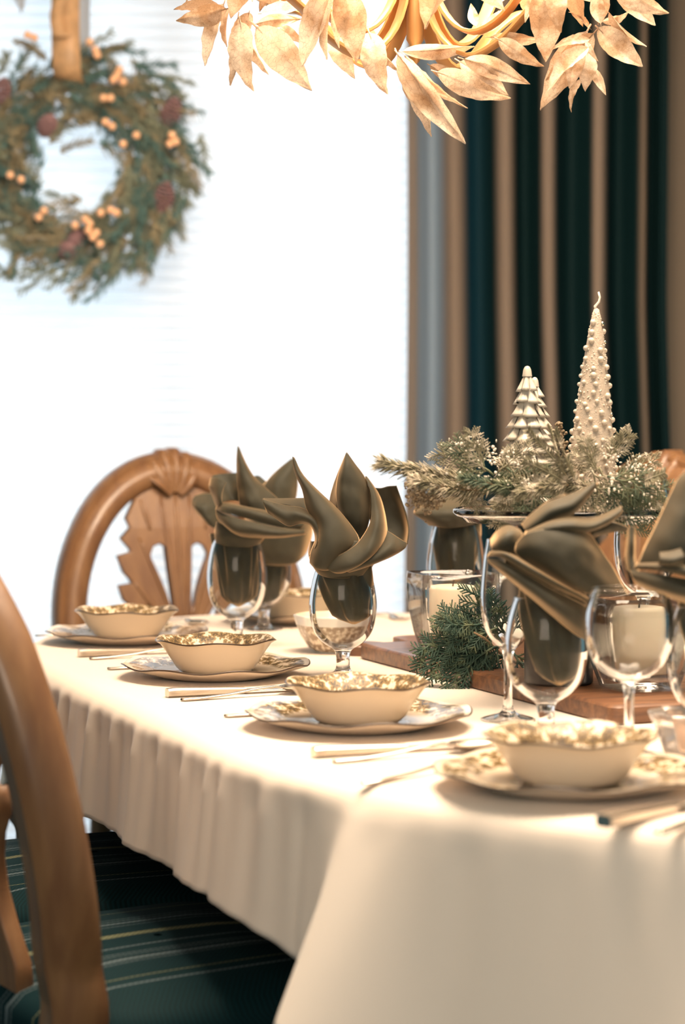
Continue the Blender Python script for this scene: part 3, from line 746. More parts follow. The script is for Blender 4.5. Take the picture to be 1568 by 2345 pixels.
N1b = [
 [[(668,1050,0),(669,1050,0),(671,1051,0),(674,1052,0)],
  [(640,1072,-6),(652,1072,-16),(668,1072,-14),(680,1074,-4)],
  [(614,1098,-10),(636,1098,-26),(662,1098,-22),(682,1102,-6)],
  [(600,1122,-12),(630,1126,-32),(660,1126,-26),(680,1130,-6)],
  [(598,1152,-10),(628,1158,-30),(656,1158,-24),(674,1156,-6)]],
 [[(575,1092,20),(590,1090,26),(604,1100,24),(616,1110,14)],
  [(572,1112,16),(590,1112,14),(606,1118,8),(620,1124,0)],
  [(576,1140,10),(594,1142,-4),(612,1146,-10),(628,1148,-10)]],
 [[(442,1140,0),(450,1134,10),(470,1130,14),(498,1132,6)],
  [(440,1154,-6),(452,1156,-22),(474,1158,-24),(500,1160,-10)],
  [(448,1170,-6),(462,1176,-26),(482,1184,-30),(506,1190,-12)],
  [(462,1184,-4),(474,1196,-20),(492,1208,-24),(512,1214,-10)]],
 [[(560,1170,20),(590,1176,-30),(650,1186,-40),(690,1190,-30),(712,1186,10)],
  [(560,1205,20),(585,1216,-38),(640,1222,-52),(692,1222,-38),(716,1214,10)],
  [(566,1240,20),(590,1252,-36),(640,1258,-50),(688,1256,-36),(710,1244,10)],
  [(574,1268,18),(600,1280,-28),(640,1286,-40),(680,1284,-28),(698,1272,8)],
  [(586,1284,12),(604,1290,-18),(636,1293,-26),(664,1291,-18),(678,1284,6)]],
]
napkin('blurred napkin with a lit tan underside in the goblet behind the left one', 3.79, N1b, (612, 3.80, 1268, 1390, 46, 26, 8, (-6, 0)))
# napkin behind the left candle jar
N3 = [
 [[(952,1166,10),(975,1150,20),(1010,1142,26),(1060,1140,20),(1100,1146,10)],
  [(948,1176,-10),(975,1168,-26),(1012,1164,-34),(1058,1164,-30),(1104,1168,-10)],
  [(968,1190,-12),(990,1188,-34),(1020,1186,-42),(1058,1186,-36),(1098,1186,-12)],
  [(982,1202,-8),(1000,1204,-28),(1026,1206,-34),(1056,1204,-28),(1088,1200,-8)]],
]
napkin('dark napkin under the pine sprigs in the goblet behind the candle jar', 3.49, N3, (1043, 3.50, 1196, 1330, 54, 40, 2))
# the big dark napkin
N5 = [
 # long upper spike
 [[(1364,1104,-4),(1365,1105,-4),(1366,1107,-4),(1367,1109,-4)],
  [(1330,1120,-8),(1334,1126,-18),(1338,1134,-18),(1342,1142,-8)],
  [(1290,1136,-12),(1297,1150,-30),(1304,1164,-30),(1308,1176,-14)],
  [(1250,1150,-14),(1256,1164,-34),(1262,1180,-34),(1266,1194,-16)],
  [(1214,1176,-14),(1222,1188,-34),(1228,1200,-34),(1234,1212,-18)],
  [(1192,1200,-12),(1198,1212,-26),(1206,1222,-28),(1214,1232,-18)]],
 # curled lip of the spike
 [[(1290,1136,-10),(1292,1132,2),(1296,1132,12)],
  [(1262,1142,-14),(1258,1146,4),(1262,1156,14)],
  [(1236,1160,-14),(1232,1166,4),(1236,1176,12)],
  [(1206,1186,-12),(1206,1192,2),(1212,1200,8)]],
 # second long fold running to the right wing
 [[(1190,1238,-30),(1192,1226,-36),(1198,1216,-30),(1206,1208,-14)],
  [(1232,1222,-48),(1236,1208,-56),(1242,1196,-46),(1250,1190,-20)],
  [(1284,1214,-56),(1288,1200,-62),(1292,1188,-50),(1296,1182,-20)],
  [(1336,1214,-46),(1340,1204,-52),(1346,1194,-42),(1350,1186,-14)],
  [(1380,1200,-30),(1384,1190,-34),(1388,1180,-28),(1392,1172,-8)],
  [(1416,1176,-16),(1418,1170,-18),(1420,1164,-14),(1422,1158,-4)]],
 # right lower wing loop
 [[(1342,1204,-10),(1346,1212,-20),(1350,1222,-20),(1356,1230,-8)],
  [(1372,1192,-6),(1376,1198,-14),(1384,1210,-12),(1390,1220,-4)],
  [(1408,1196,0),(1412,1200,-6),(1416,1208,-4),(1420,1216,0)],
  [(1444,1212,4),(1446,1214,2),(1448,1216,4),(1450,1218,6)]],
 # round knob at the left
 [[(1124,1236,6),(1140,1216,10),(1164,1204,6),(1188,1212,-6)],
  [(1122,1248,-20),(1138,1226,-30),(1164,1214,-34),(1190,1218,-22)],
  [(1126,1260,-24),(1142,1246,-40),(1166,1236,-42),(1190,1232,-28)],
  [(1140,1268,-16),(1156,1262,-34),(1174,1258,-36),(1194,1252,-24)]],
 # big dark main panel
 [[(1176,1240,-38),(1200,1216,-48),(1260,1204,-58),(1310,1206,-52),(1345,1222,-34)],
  [(1174,1262,-42),(1210,1246,-62),(1264,1240,-70),(1322,1244,-62),(1372,1262,-34)],
  [(1200,1284,-42),(1236,1280,-64),(1284,1284,-72),(1342,1288,-60),(1400,1302,-30)],
  [(1240,1310,-40),(1270,1318,-60),(1310,1324,-66),(1366,1328,-56),(1420,1338,-26)],
  [(1290,1336,-34),(1310,1346,-50),(1340,1350,-56),(1384,1354,-48),(1432,1358,-24)]],
 # rolled diagonal bands at the left
 [[(1112,1272,-24),(1118,1262,-28),(1128,1258,-24),(1142,1258,-14)],
  [(1140,1270,-52),(1148,1262,-58),(1160,1264,-48),(1176,1270,-30)],
  [(1186,1296,-64),(1194,1288,-72),(1208,1292,-62),(1224,1298,-42)],
  [(1250,1332,-66),(1260,1326,-74),(1274,1332,-64),(1288,1336,-44)],
  [(1316,1364,-52),(1324,1360,-58),(1334,1366,-50),(1344,1368,-34)],
  [(1346,1386,-36),(1350,1384,-40),(1352,1390,-36),(1352,1396,-24)]],
 [[(1112,1276,-24),(1116,1284,-30),(1122,1290,-28),(1130,1296,-16)],
  [(1142,1280,-50),(1148,1296,-60),(1154,1310,-58),(1160,1322,-36)],
  [(1192,1306,-64),(1198,1326,-74),(1202,1344,-70),(1206,1360,-44)],
  [(1254,1342,-66),(1256,1366,-76),(1258,1386,-72),(1258,1404,-46)],
  [(1318,1374,-50),(1318,1400,-60),(1314,1424,-58),(1308,1444,-40)],
  [(1346,1394,-34),(1344,1418,-38),(1342,1440,-38),(1340,1462,-26)]],
 # back of the bundle
 [[(1180,1236,10),(1230,1210,30),(1300,1200,34),(1350,1224,16)],
  [(1160,1290,20),(1220,1270,44),(1310,1280,46),(1400,1310,14)],
  [(1190,1340,20),(1230,1330,44),(1310,1340,44),(1380,1350,10)],
  [(1200,1380,16),(1240,1380,38),(1300,1390,36),(1340,1400,8)]],
]
napkin('big dark olive napkin with a long point, left of the round wine glass', 2.47, N5, (1262, 2.49, 1345, 1568, 78, 44, 9, (18, 0)))
N8 = [
 [[(1640,1040,0),(1650,1040,6),(1660,1042,8),(1670,1046,4)],
  [(1560,1084,-10),(1590,1080,-24),(1630,1080,-20),(1680,1090,0)],
  [(1530,1130,-14),(1576,1124,-36),(1626,1124,-32),(1684,1136,-2)],
  [(1500,1190,-18),(1552,1180,-46),(1616,1182,-40),(1684,1196,-4)],
  [(1470,1250,-20),(1530,1240,-52),(1606,1242,-44),(1680,1256,-4)],
  [(1452,1296,-18),(1516,1296,-50),(1596,1300,-44),(1670,1308,-4)]],
 [[(1444,1300,-20),(1448,1292,-24),(1454,1288,-18),(1462,1286,-8)],
  [(1500,1300,-60),(1506,1290,-66),(1514,1284,-56),(1522,1282,-36)],
  [(1570,1316,-70),(1574,1304,-76),(1582,1298,-64),(1590,1296,-44)],
  [(1650,1336,-50),(1652,1326,-56),(1656,1318,-48),(1660,1314,-30)]],
 [[(1436,1304,-18),(1438,1314,-24),(1446,1326,-24),(1458,1338,-10)],
  [(1486,1306,-50),(1490,1324,-60),(1496,1342,-60),(1506,1356,-36)],
  [(1546,1316,-64),(1550,1336,-76),(1556,1356,-74),(1562,1374,-46)],
  [(1630,1330,-54),(1634,1350,-64),(1636,1366,-62),(1640,1380,-40)]],
 [[(1440,1210,8),(1444,1206,4),(1450,1206,4),(1456,1208,8)],
  [(1436,1240,4),(1441,1238,-4),(1448,1238,-4),(1455,1242,4)],
  [(1432,1276,0),(1438,1276,-10),(1446,1276,-10),(1454,1280,0)],
  [(1434,1306,-6),(1442,1308,-18),(1452,1308,-18),(1462,1308,-6)]],
 [[(1488,1284,-58),(1490,1276,-64),(1492,1268,-62),(1494,1260,-50)],
  [(1514,1286,-66),(1516,1278,-74),(1518,1268,-72),(1518,1256,-56)],
  [(1542,1280,-62),(1542,1272,-70),(1542,1262,-68),(1540,1250,-54)]],
]
napkin('dark napkin with a steep slanting edge cut off by the right border', 2.35, N8, (1632, 2.36, 1340, 1500, 80, 50, 4))

# ------------------------------------------------------------------ board, riser, cake stand, candles
bd = MB(); L0, L1, V0, WD = -.870, -.060, .49, .27
def rrect(u0, u1, v0, v1, r_, z, n=6):
    out = []
    for cx, cy, a0 in ((v1-r_, u1-r_, 0), (v0+r_, u1-r_, 90), (v0+r_, u0+r_, 180), (v1-r_, u0+r_, 270)):
        for k in range(n+1): a = R(a0+90*k/n); out.append(loc_t(cy+r_*math.sin(a), cx+r_*math.cos(a), z))
    return out
rings = [rrect(L0+i_, L1-i_, V0+i_, V0+WD-i_, .014, z) for i_, z in ((.003,ZT),(0,ZT+.003),(0,ZT+.021),(.004,ZT+.0245))]
bd.grid(rings, wrap=True); n = len(rings[0]); bd.f += [tuple(range(3*n, 4*n)), tuple(range(n))[::-1]]; bd.m += [0, 0]
br = empty('serving_board', 'long reddish wooden board carrying the candles and cake stand', 'board', T(-.425, .6, 0), TH)
bd.build('board', M_board, br, sharp=40)
mb = MB(); hd = [rrect(-.072, .05, .585, .665, .03, z) for z in (ZT+.004, ZT+.022)]
mb.grid(hd, wrap=True); n = len(hd[0]); mb.f += [tuple(range(n, 2*n)), tuple(range(n))[::-1]]; mb.m += [0, 0]; mb.build('handle', M_board, br, smooth=False, bevel=.002)
ZB = ZT+.0246
RC = T(-.645, .535)
wb = empty('wooden_coaster', 'small round wooden coaster on the cloth past the end of the board', 'coaster', T(-.0, .52), 0)
mb = MB(); mb.lathe([(.0005,0),(.04,0),(.042,.002),(.042,.015),(.04,.017),(.0005,.017)], 40); mb.build('disc', M_board, wb, sharp=40)
rs = empty('candle_riser', 'dark round wooden block on the board behind the big napkin', 'riser', (RC.x, RC.y, ZB))
mb = MB(); mb.lathe([(.0005,0),(.042,0),(.045,.003),(.045,.107),(.042,.11),(.0005,.11)], 48); mb.build('block', M_dark, rs, sharp=40)
ck = empty('cake_stand', 'clear glass cake stand holding the tree candle and frosted pine', 'cake stand', (RC.x, RC.y, ZB+.1103))
mb = MB(); mb.lathe([(.0005,.0),(.040,.0),(.042,.003),(.030,.008),(.012,.016),(.009,.03),(.016,.045),(.021,.056),(.016,.068),(.009,.078),(.010,.092),(.03,.098),(.0005,.099)], 48); mb.build('stem', M_thick, ck, clean=True)
mb = MB(); mb.lathe([(.0005,.0995),(.10,.0995),(.122,.101),(.127,.107),(.134,.109),(.138,.113),(.138,.117),(.134,.119),(.128,.114),(.121,.108),(.10,.1055),(.0005,.1055)], 96); mb.build('plate', M_thick, ck, clean=True)
ZC = ZB+.1103+.1058
def hurricane(px, d, lb, cr0):
    pos = ontable(px, d, ZB); 
    r = empty('candle_jar', lb+' square glass jar with curved sides', 'candle jar', pos, TH+R(-8), 'square glass candle jars')
    def sq(k, z, n=40):
        out = []
        for i in range(n):
            a = 2*PI*i/n; e = 2/6.0; out.append((abs(math.cos(a))**e*(1 if math.cos(a) > 0 else -1)*k, abs(math.sin(a))**e*(1 if math.sin(a) > 0 else -1)*k, z))
        return out
    mb = MB()
    outp = [(.038,0),(.043,.002),(.052,.03),(.0585,.065),(.061,.095),(.0605,.118)]; inp = [(.0565,.118),(.057,.095),(.0545,.065),(.048,.03),(.040,.012),(.01,.011)]
    mb.grid([sq(.002,0)]+[sq(k, z) for k, z in outp]+[sq(k, z) for k, z in inp]+[sq(.001,.011)], wrap=True)
    mb.build('jar', M_jar, r)
    c = empty('pillar_candle', 'x', 'candle', pos+Vector((0,0,.0113)), 0, 'white pillar candles')
    mb = MB(); mb.lathe([(.0005,0),(.034,0),(.035,.002),(.035,cr0-.006),(.032,cr0-.001),(.026,cr0),(.012,cr0-.004),(.0005,cr0-.005)], 48); mb.build('wax', M_wax, c)
    mb = MB(); mb.tube([(0,0,cr0-.006),(.001,0,cr0+.004),(.003,0,cr0+.01)], .0012, 6); mb.build('wick', M_line, c)
    return c
M_jar = thin_glass('jar_glass', (.985,.985,.975), .01, .28)
hurricane(1036, 3.19, 'left', .088)['label'] = 'white pillar candle inside the glass jar behind the cedar sprig'
hurricane(1462, 2.74, 'right', .094)['label'] = 'white pillar candle inside the glass jar behind the round wine glass'
for o in bpy.data.objects:
    if o.name.startswith('candle_jar'): o['label'] = ('curved square glass jar behind the cedar sprig, left of the dark napkin' if o.location.y > 3 else 'curved square glass jar at the right, behind the round wine glass')

# pearl-studded cone candle
k_ = 2.80/F
pc = empty('beaded_tree_candle', 'tall ivory cone candle studded with pearls on the cake stand', 'candle', ((1352-784)/F*2.80, 2.80, ZC+.001), 0)
pc.rotation_euler = (0, R(1.6), 0)
Hc = .272
def crad(t): return .033*(1-t)**.82*(1+.1*t)+.0035
mb = MB(); mb.lathe([(.0005,0)]+[(crad(i/24)*(1+.02*math.sin(i*2.2)), Hc*i/24) for i in range(25)]+[(.0005,Hc+.002)], 48)
mb.build('wax', mat('ivory_candle_wax', (.50,.41,.32), .6, sss=.3, bump=(500, .6, .0015)), pc)
mb = MB(); mb.tube([(0,0,Hc-.002),(-.002,0,Hc+.004),(.003,0,Hc+.010),(.004,0,Hc+.016),(.002,0,Hc+.023)], [.0022,.0018,.0015,.0014,.0012], 8); mb.build('wick', M_snow, pc)
b1 = MB(); b1.ball((0,0,0), 1, 12, 8); me_p = b1.mesh('bead', M_pearl); me_s = b1.mesh('bead', M_beadd)
rr = random.Random(11); i = 0; z = .008
while z < Hc-.012:
    t = z/Hc; n = max(3, int(2*PI*crad(t)/.019)); a0 = rr.random()*6
    for k in range(n):
        a = a0+2*PI*k/n+rr.uniform(-.18,.18); zz = z+rr.uniform(-.003,.003); rad = crad(zz/Hc)+.0008
        s = rr.choice((.0034,.0038,.0042,.0030)); sil = rr.random() < .16
        inst('bead', me_s if sil else me_p, pc, (math.cos(a)*rad, math.sin(a)*rad, zz), scale=(s*(.75 if sil else 1),)*3); i += 1
    z += .0118
mb = MB()
for _ in range(900):
    t = rr.random()**1.3; a = rr.random()*2*PI; rad = crad(t)+.0002; mb.ball((math.cos(a)*rad, math.sin(a)*rad, t*(Hc-.006)+.002), rr.choice((.0008,.0011,.0014)), 6, 4)
o = mb.build('seed_beads', M_pearl, pc); o['kind'] = 'stuff'

# ceramic trees
def ceramic_tree(px, d, H, Rb, lb, seed, rows_n=11):
    r = empty('ceramic_tree', lb, 'ornament', ((px-784)/F*d, d, ZC+.001), seed*.7)
    mb = MB(); mb.lathe([(.0005,0),(Rb*.80,0),(Rb*.72,.004),(Rb*.38,H*.5),(Rb*.12,H*.9),(.0005,H*.97)], 32)
    rr = random.Random(seed)
    for i in range(rows_n):
        t = i/rows_n; zb = H*(.015+.90*t); hh = H/rows_n*1.55; r0 = Rb*(1-t)**.95+.006; r1 = Rb*(1-min(1,t+1.1/rows_n))**.95*.62+.0015
        n = max(5, int(2*PI*r0/.021)); a0 = i*.37
        for k in range(n):
            a = a0+2*PI*k/n+rr.uniform(-.06,.06); wd = PI/n*.98; zt = zb+hh; zo = rr.uniform(-.002,.002)
            g = []
            for j in range(7):
                q = j/6; rad = r1+(r0-r1)*(q**1.25); z_ = zt-(hh)*q+zo*q; row = []
                for m_ in range(9):
                    s = -1+2*m_/8; aa = a+wd*s*(.35+.65*q**.6); bow = (1-s*s)*.0045*q; gr = .0005*math.sin(m_*2.9+k)
                    row.append((math.cos(aa)*(rad+bow+gr), math.sin(aa)*(rad+bow+gr), z_+(.0022*s*s*q if q > .9 else 0)))
                g.append(row)
            # turn the lip under
            row = []
            for m_ in range(9):
                s = -1+2*m_/8; aa = a+wd*s; rad = r0*.72; row.append((math.cos(aa)*rad, math.sin(aa)*rad, zt-hh-.0005+zo))
            g.append(row); mb.grid(g)
    mb.lathe([(.006,H*.93),(.0048,H*.975),(.0028,H*.995),(.0005,H)], 12, fr=lambda a, r_, z: 1+.15*math.cos(5*a))
    mb.build('tree_body', M_ceram, r); return r
ceramic_tree(1207, 2.80, .198, .047, 'white glazed ceramic fir tree on the cake stand, left of the pearl candle', 1)
ceramic_tree(1224, 2.91, .186, .047, 'second white ceramic tree half hidden behind the front one', 2, 13)

# ------------------------------------------------------------------ greenery
def needle_branch(mb, pts, n, ln, rn, wn=.0006, spread=50, mi=0, mi_stem=1, rnd_=rnd, rs=.0018, flat=None, seg=3):
    P = spline(pts, 24); mb.tube(P, [rs*(1-.5*i/23) for i in range(24)], 5, mi_stem)
    for i in range(n):
        t = i/n; p = cr(P, t); t2 = (cr(P, min(t+.03, 1))-cr(P, max(t-.03, 0))).normalized()
        a = rnd_.random()*2*PI if flat is None else (0 if i % 2 else PI)+rnd_.uniform(-.25,.25)+flat
        up = Vector((0,0,1)) if abs(t2.z) < .9 else Vector((0,1,0)); x = t2.cross(up).normalized(); y = t2.cross(x)
        o_ = x*math.cos(a)+y*math.sin(a); sp = R(spread+rnd_.uniform(-12,12))
        dr = t2*math.cos(sp)+o_*math.sin(sp); L = ln*rnd_.uniform(.75,1.1)*(1-.35*t)
        q = p+dr*L*.55-Vector((0,0,L*.02)); e = p+dr*L-Vector((0,0,L*.10))+t2*L*.08
        mb.tube([p, q, e], [wn, wn, wn*.35], seg, mi, cap=False)
def cedar(mb, base, dirv, nrm, L, depth=2, w=.0013, rnd_=rnd, mi=0):
    dirv = dirv.normalized(); side = dirv.cross(nrm).normalized()
    n = 8; pts = [base+dirv*(L*i/n)+nrm*(.10*L*math.sin(i/n*2.0))*(-1)+side*(rnd_.uniform(-.02,.02)*L) for i in range(n+1)]
    mb.tube(pts, [w*(1.1-.7*i/n) for i in range(n+1)], 4, mi)
    if depth == 0:
        for i in range(2, n+1):                  # scale-like tips
            for s in (-1, 1):
                d2 = (dirv*.8+side*s*.55+nrm*rnd_.uniform(-.2,.3)).normalized(); mb.tube([pts[i], pts[i]+d2*L*.17], [w*.8, w*.2], 3, mi, cap=False)
        return
    m_ = 9 if depth == 2 else 8
    for i in range(m_):
        t = .12+.82*i/m_; p = cr(pts, t); s = 1 if i % 2 else -1
        d2 = (dirv*1.0+side*s*rnd_.uniform(.65,.95)+nrm*rnd_.uniform(-.3,.3)).normalized()
        cedar(mb, p, d2, nrm, L*.50*(1-t*.55), depth-1, w*.8, rnd_, mi)

ar = empty('pine_arrangement', 'frosted pine branches with seed cluster lying over the cake stand', 'greenery', (RC.x, RC.y, ZC), 0)
O = Vector((RC.x, RC.y, ZC))
def A(x, y, d): return W(x, y, d)-O
rg = random.Random(21)
# left long needled branch
mb = MB(); needle_branch(mb, [A(1105,1108,2.74), A(1030,1098,2.71), A(950,1078,2.69), A(878,1062,2.68)], 620, .030, rg, .0007, 34, rnd_=rg); mb.build('pine_branch', [M_frost, M_twig], ar)
mb = MB(); needle_branch(mb, [A(1120,1122,2.72), A(1060,1122,2.69), A(1000,1112,2.67), A(955,1100,2.66)], 420, .026, rg, .0007, 38, rnd_=rg); mb.build('pine_branch', [M_frost, M_twig], ar)
for (p0, p1, p2, dd) in (((1130,1100),(1190,1090),(1250,1075),2.72), ((1180,1120),(1130,1110),(1060,1095),2.68), ((1300,1110),(1250,1115),(1190,1130),2.68), ((1360,1120),(1310,1110),(1270,1085),2.70),
                         ((1400,1100),(1440,1100),(1490,1120),2.72), ((1380,1120),(1440,1135),(1480,1150),2.70), ((1230,1130),(1190,1110),(1150,1060),2.76), ((1390,1110),(1420,1090),(1450,1070),2.84)):
    mb = MB(); needle_branch(mb, [A(*p0,dd), A(*p1,dd-.01), A(*p2,dd-.01)], 260, .019, rg, .0007, 42, rnd_=rg); mb.build('pine_branch', [rg.choice((M_frost, M_green, M_frost)), M_twig], ar)
# flat fern-like sprigs in front of the ceramic tree
for (p0, p1, p2) in (((1322,1128),(1275,1060),(1208,985)), ((1318,1120),(1282,1050),(1258,975)), ((1322,1118),(1296,1050),(1270,985)), ((1318,1125),(1270,1090),(1200,1055)), ((1310,1130),(1262,1118),(1220,1088)), ((1462,1110),(1490,1095),(1522,1082))):
    mb = MB(); needle_branch(mb, [A(*p0,2.70), A(*p1,2.67), A(*p2,2.68)], 150, .0125, rg, .0008, 58, flat=rg.uniform(-.3,.3)+1.3, rnd_=rg); mb.build('fern_sprig', [M_frost, M_frost], ar)
# flat cypress fans
nv_ = Vector((0,-1,.25)).normalized()
for (b0, tip, L, m_) in (((1130,1090),(1050,1020),.075,M_green), ((1110,1080),(1085,1010),.060,M_frost), ((1100,1085),(1020,1040),.07,M_frost), ((1400,1095),(1480,1160),.085,M_green), ((1390,1090),(1490,1110),.08,M_green), ((1395,1100),(1440,1180),.08,M_green), ((1370,1085),(1345,1020),.055,M_frost),
                      ((1380,1080),(1300,1030),.05,M_frost), ((1350,1070),(1400,1190),.085,M_frost), ((1370,1070),(1440,1190),.085,M_frost), ((1165,1120),(1140,1190),.055,M_frost), ((1180,1120),(1150,1180),.05,M_frost), ((1210,1110),(1200,1150),.05,M_green),
                      ((1390,1050),(1425,1010),.05,M_frost), ((1160,1070),(1240,1130),.07,M_green), ((1140,1080),(1190,1040),.06,M_frost), ((1050,1100),(1090,1150),.05,M_frost), ((1260,1110),(1180,1120),.07,M_frost), ((1290,1130),(1350,1130),.06,M_green), ((1430,1080),(1480,1060),.05,M_frost), ((1440,1120),(1520,1150),.05,M_frost)):
    d_ = 2.70+rg.uniform(-.03,.05); a_ = A(*b0, d_); e_ = A(*tip, d_-.01)
    mb = MB(); cedar(mb, a_, e_-a_, nv_, L, 2, .0013, rg); mb.build('cypress_fan', m_, ar)
mb = MB()                                        # lumps of artificial snow
for (x, y, sx, sy, n) in ((1065,1015,42,16,60), (1115,1045,40,22,50), (1180,1050,40,20,40), (1400,1040,26,20,40), (1455,1080,30,30,60), (1500,1110,14,30,45), (1200,1110,50,20,40), (1410,1120,40,30,40), (1090,1105,60,25,40), (1480,1150,16,30,30)):
    for _ in range(int(n*1.1)):
        px_, py_ = rg.gauss(x, sx*.5), rg.gauss(y, sy*.5); d_ = 2.69+rg.uniform(-.02,.12 if y < 1060 else .03)
        mb.ball(A(px_, py_, d_), (rg.uniform(.0008,.0024), rg.uniform(.0008,.002), rg.uniform(.0008,.0024)), 5, 4)
o = mb.build('artificial_snow', M_snow, ar); o['kind'] = 'stuff'
mb = MB(); mb.tube([A(1300,1090,2.82), A(1292,1030,2.82), A(1280,968,2.82)], .0011, 5)
for _ in range(70):
    t = rg.random()**.6; p_ = A(1300-20*t+rg.gauss(0,5), 1090-122*t, 2.82+rg.gauss(0,.004)); mb.ball(p_, rg.uniform(.0012,.0026), 6, 5)
o = mb.build('seed_sprig', M_cone, ar); o['kind'] = 'stuff'
mb = MB()                                        # brown seed cluster at the left
for _ in range(330):
    t = rg.random(); x = 940+62*t+rg.gauss(0,9); y = 1122+30*t*(1-t)*2+18*t+rg.gauss(0,12); mb.ball(A(x, y, 2.685+rg.uniform(-.02,.03)), rg.uniform(.0013,.0026), 6, 5)
mb.tube([A(1010,1130,2.70), A(960,1145,2.69), A(936,1166,2.68)], .0009, 4)
o = mb.build('seed_cluster', M_cone, ar); o['kind'] = 'stuff'

cs = empty('cedar_sprig', 'green cedar sprig on the board in front of the left candle jar', 'greenery', T(-.40, .50, ZB), 0)
O = Vector(cs.location); 
for (b0, tip, L, dz) in (((1150,1480),(1085,1345),.105,.0), ((1140,1450),(985,1395),.095,.0), ((1130,1460),(955,1500),.115,-.01), ((1120,1450),(1010,1420),.08,-.01), ((1120,1470),(975,1530),.115,-.02), ((1130,1480),(1020,1560),.095,-.03), ((1160,1460),(1120,1380),.08,.01),
                         ((1160,1480),(1040,1490),.09,-.02), ((1150,1500),(1050,1510),.07,-.01), ((1140,1440),(1060,1460),.08,-.02), ((1170,1490),(1230,1560),.07,0), ((1100,1430),(1050,1430),.06,-.02), ((1165,1500),(1105,1520),.06,0), ((1170,1450),(1200,1400),.06,.02), ((1120,1480),(960,1470),.10,-.01)):
    d_ = 2.98+dz; a_ = A(*b0, d_); e_ = A(*tip, d_-.02)
    mb = MB(); cedar(mb, a_, e_-a_, Vector((0,-1,.4)).normalized(), L, 2, .0019, rg); mb.build('frond', M_cedar, cs)
mb = MB(); mb.tube([A(1085,1448,2.94), A(1110,1462,2.95), A(1150,1500,2.98), A(1185,1520,3.0)], [.0012,.0016,.002,.002], 6); mb.tube([A(1113,1460,2.95), A(1125,1445,2.95)], .001, 5)
mb.build('stem', M_twig, cs)

# cut glass dish at the right edge
cg = empty('cut_glass_dish', 'rosy pressed-glass petal dish at the right edge beside the nearest bowl', 'dish', ontable(1590, 2.33), 0)
mb = MB(); fr = lambda a, r, z: 1+.10*abs(math.sin(5*a))*min(1, r/.03)+.03*math.cos(20*a); 
mb.lathe([(.0005,.004),(.02,.004),(.028,.012),(.034,.03),(.040,.044),(.044,.050),(.046,.048),(.040,.034),(.034,.014),(.028,.0),(.0005,0)], 80, fr=fr)
mb.build('dish', mat('rosy_pressed_glass', (.95,.78,.66), .15, trans=.75), cg)

# ------------------------------------------------------------------ wreath and ribbon
WD_ = 5.07; kw = WD_/F
wr = empty('wreath', 'evergreen wreath with berries and cones hanging before the bright window', 'wreath', W(188, 376, WD_), 0)
Rm = 178*kw
mb = MB(); mb.tube([(math.cos(a)*Rm, 0, math.sin(a)*Rm) for a in [2*PI*k/48 for k in range(49)]], .011, 8, cap=False); mb.build('ring', M_twig, wr)
cols = [mat('wreath_sage', (.27,.30,.22), .8), mat('wreath_teal', (.11,.21,.20), .8), mat('wreath_olive', (.36,.31,.20), .8)]  # greens lightened, window haze is put into the colours
rw = random.Random(5)
for g in range(3):
    mb = MB()
    for (x0, y0, x1, y1) in (((300,190,442,202),(330,400,440,440),(320,540,332,632)), ((180,600,225,648),(40,585,30,645),(360,300,448,380)), ((110,150,40,110),(220,150,282,120),(60,560,24,648)))[g]:
        p0, p1 = Vector(((x0-188)*kw, -.02, (385-y0)*kw)), Vector(((x1-188)*kw, -.03, (385-y1)*kw))
        needle_branch(mb, [p0, (p0+p1)/2+Vector((0,0,.008)), p1], 90, .022, rw, .0016, 42, 0, 0, rnd_=rw, rs=.004)
    for i in range(150):
        a = 2*PI*(i+rw.random())/150; rad = Rm+rw.gauss(0,.044); b0 = Vector((math.cos(a)*rad, rw.uniform(-.04,.01), math.sin(a)*rad))
        tg = Vector((-math.sin(a), rw.uniform(-.5,.3), math.cos(a)))*(-1)+Vector((math.cos(a), 0, math.sin(a)))*rw.uniform(-.75,.95)
        L = rw.uniform(.06,.115); tg.normalize()
        needle_branch(mb, [b0, b0+tg*L*.5+Vector((0,0,-.004)), b0+tg*L+Vector((0,0,-.012))], 54, .030, rw, .0013, 48, 0, 0, rnd_=rw, rs=.003)
    o = mb.build('evergreen_sprigs', cols[g], wr); o['kind'] = 'stuff'
M_berry = mat('peach_berry', (.95,.55,.32), .35, coat=.3); bb = MB(); bb.ball((0,0,0), 1, 12, 8); me_b = bb.mesh('berry', M_berry)
for (x, y) in ((282,182),(268,205),(290,210),(246,246),(262,246),(276,196),(182,533),(205,520),(212,545),(222,560),(238,575),(230,550),(215,530),(320,330),(290,350),(250,300),(265,310),(400,330),(408,345),(395,350),(100,515),(112,500),(240,505),(262,498),(275,505),(36,420),(60,430),(90,110),(75,104),(215,120),(228,138),(232,150)):
    inst('berry', me_b, wr, ((x-188)*kw, -.085, (385-y)*kw), scale=(.0098,)*3)
M_plum = mat('plum_cone', (.26,.15,.16), .7); 
def cone_mesh():
    mb = MB(); 
    for i in range(9):
        t = i/8; rad = .024*math.sin(PI*(.12+.8*t)); n = 9
        for k in range(n):
            a = 2*PI*k/n+i*.35; mb.ball((math.cos(a)*rad, math.sin(a)*rad, -.04+.08*t), (.008,.008,.004), 7, 5)
    return mb.mesh('pine_cone', M_plum)
me_c = cone_mesh()
for (x, y, rx) in ((8,225,.6), (378,462,.3), (160,585,1.2), (395,270,.5), (185,560,2.0), (112,300,1.0)):
    inst('pine_cone', me_c, wr, ((x-188)*kw, -.03, (385-y)*kw), rot=(rx, rx*.7, 0), scale=(.85,)*3)
M_rib = translucent(mat('gold_ribbon', (.80,.52,.28), .4, vary=((.62,.40,.22), 25, .4, .6)), (.9,.65,.4), .3)
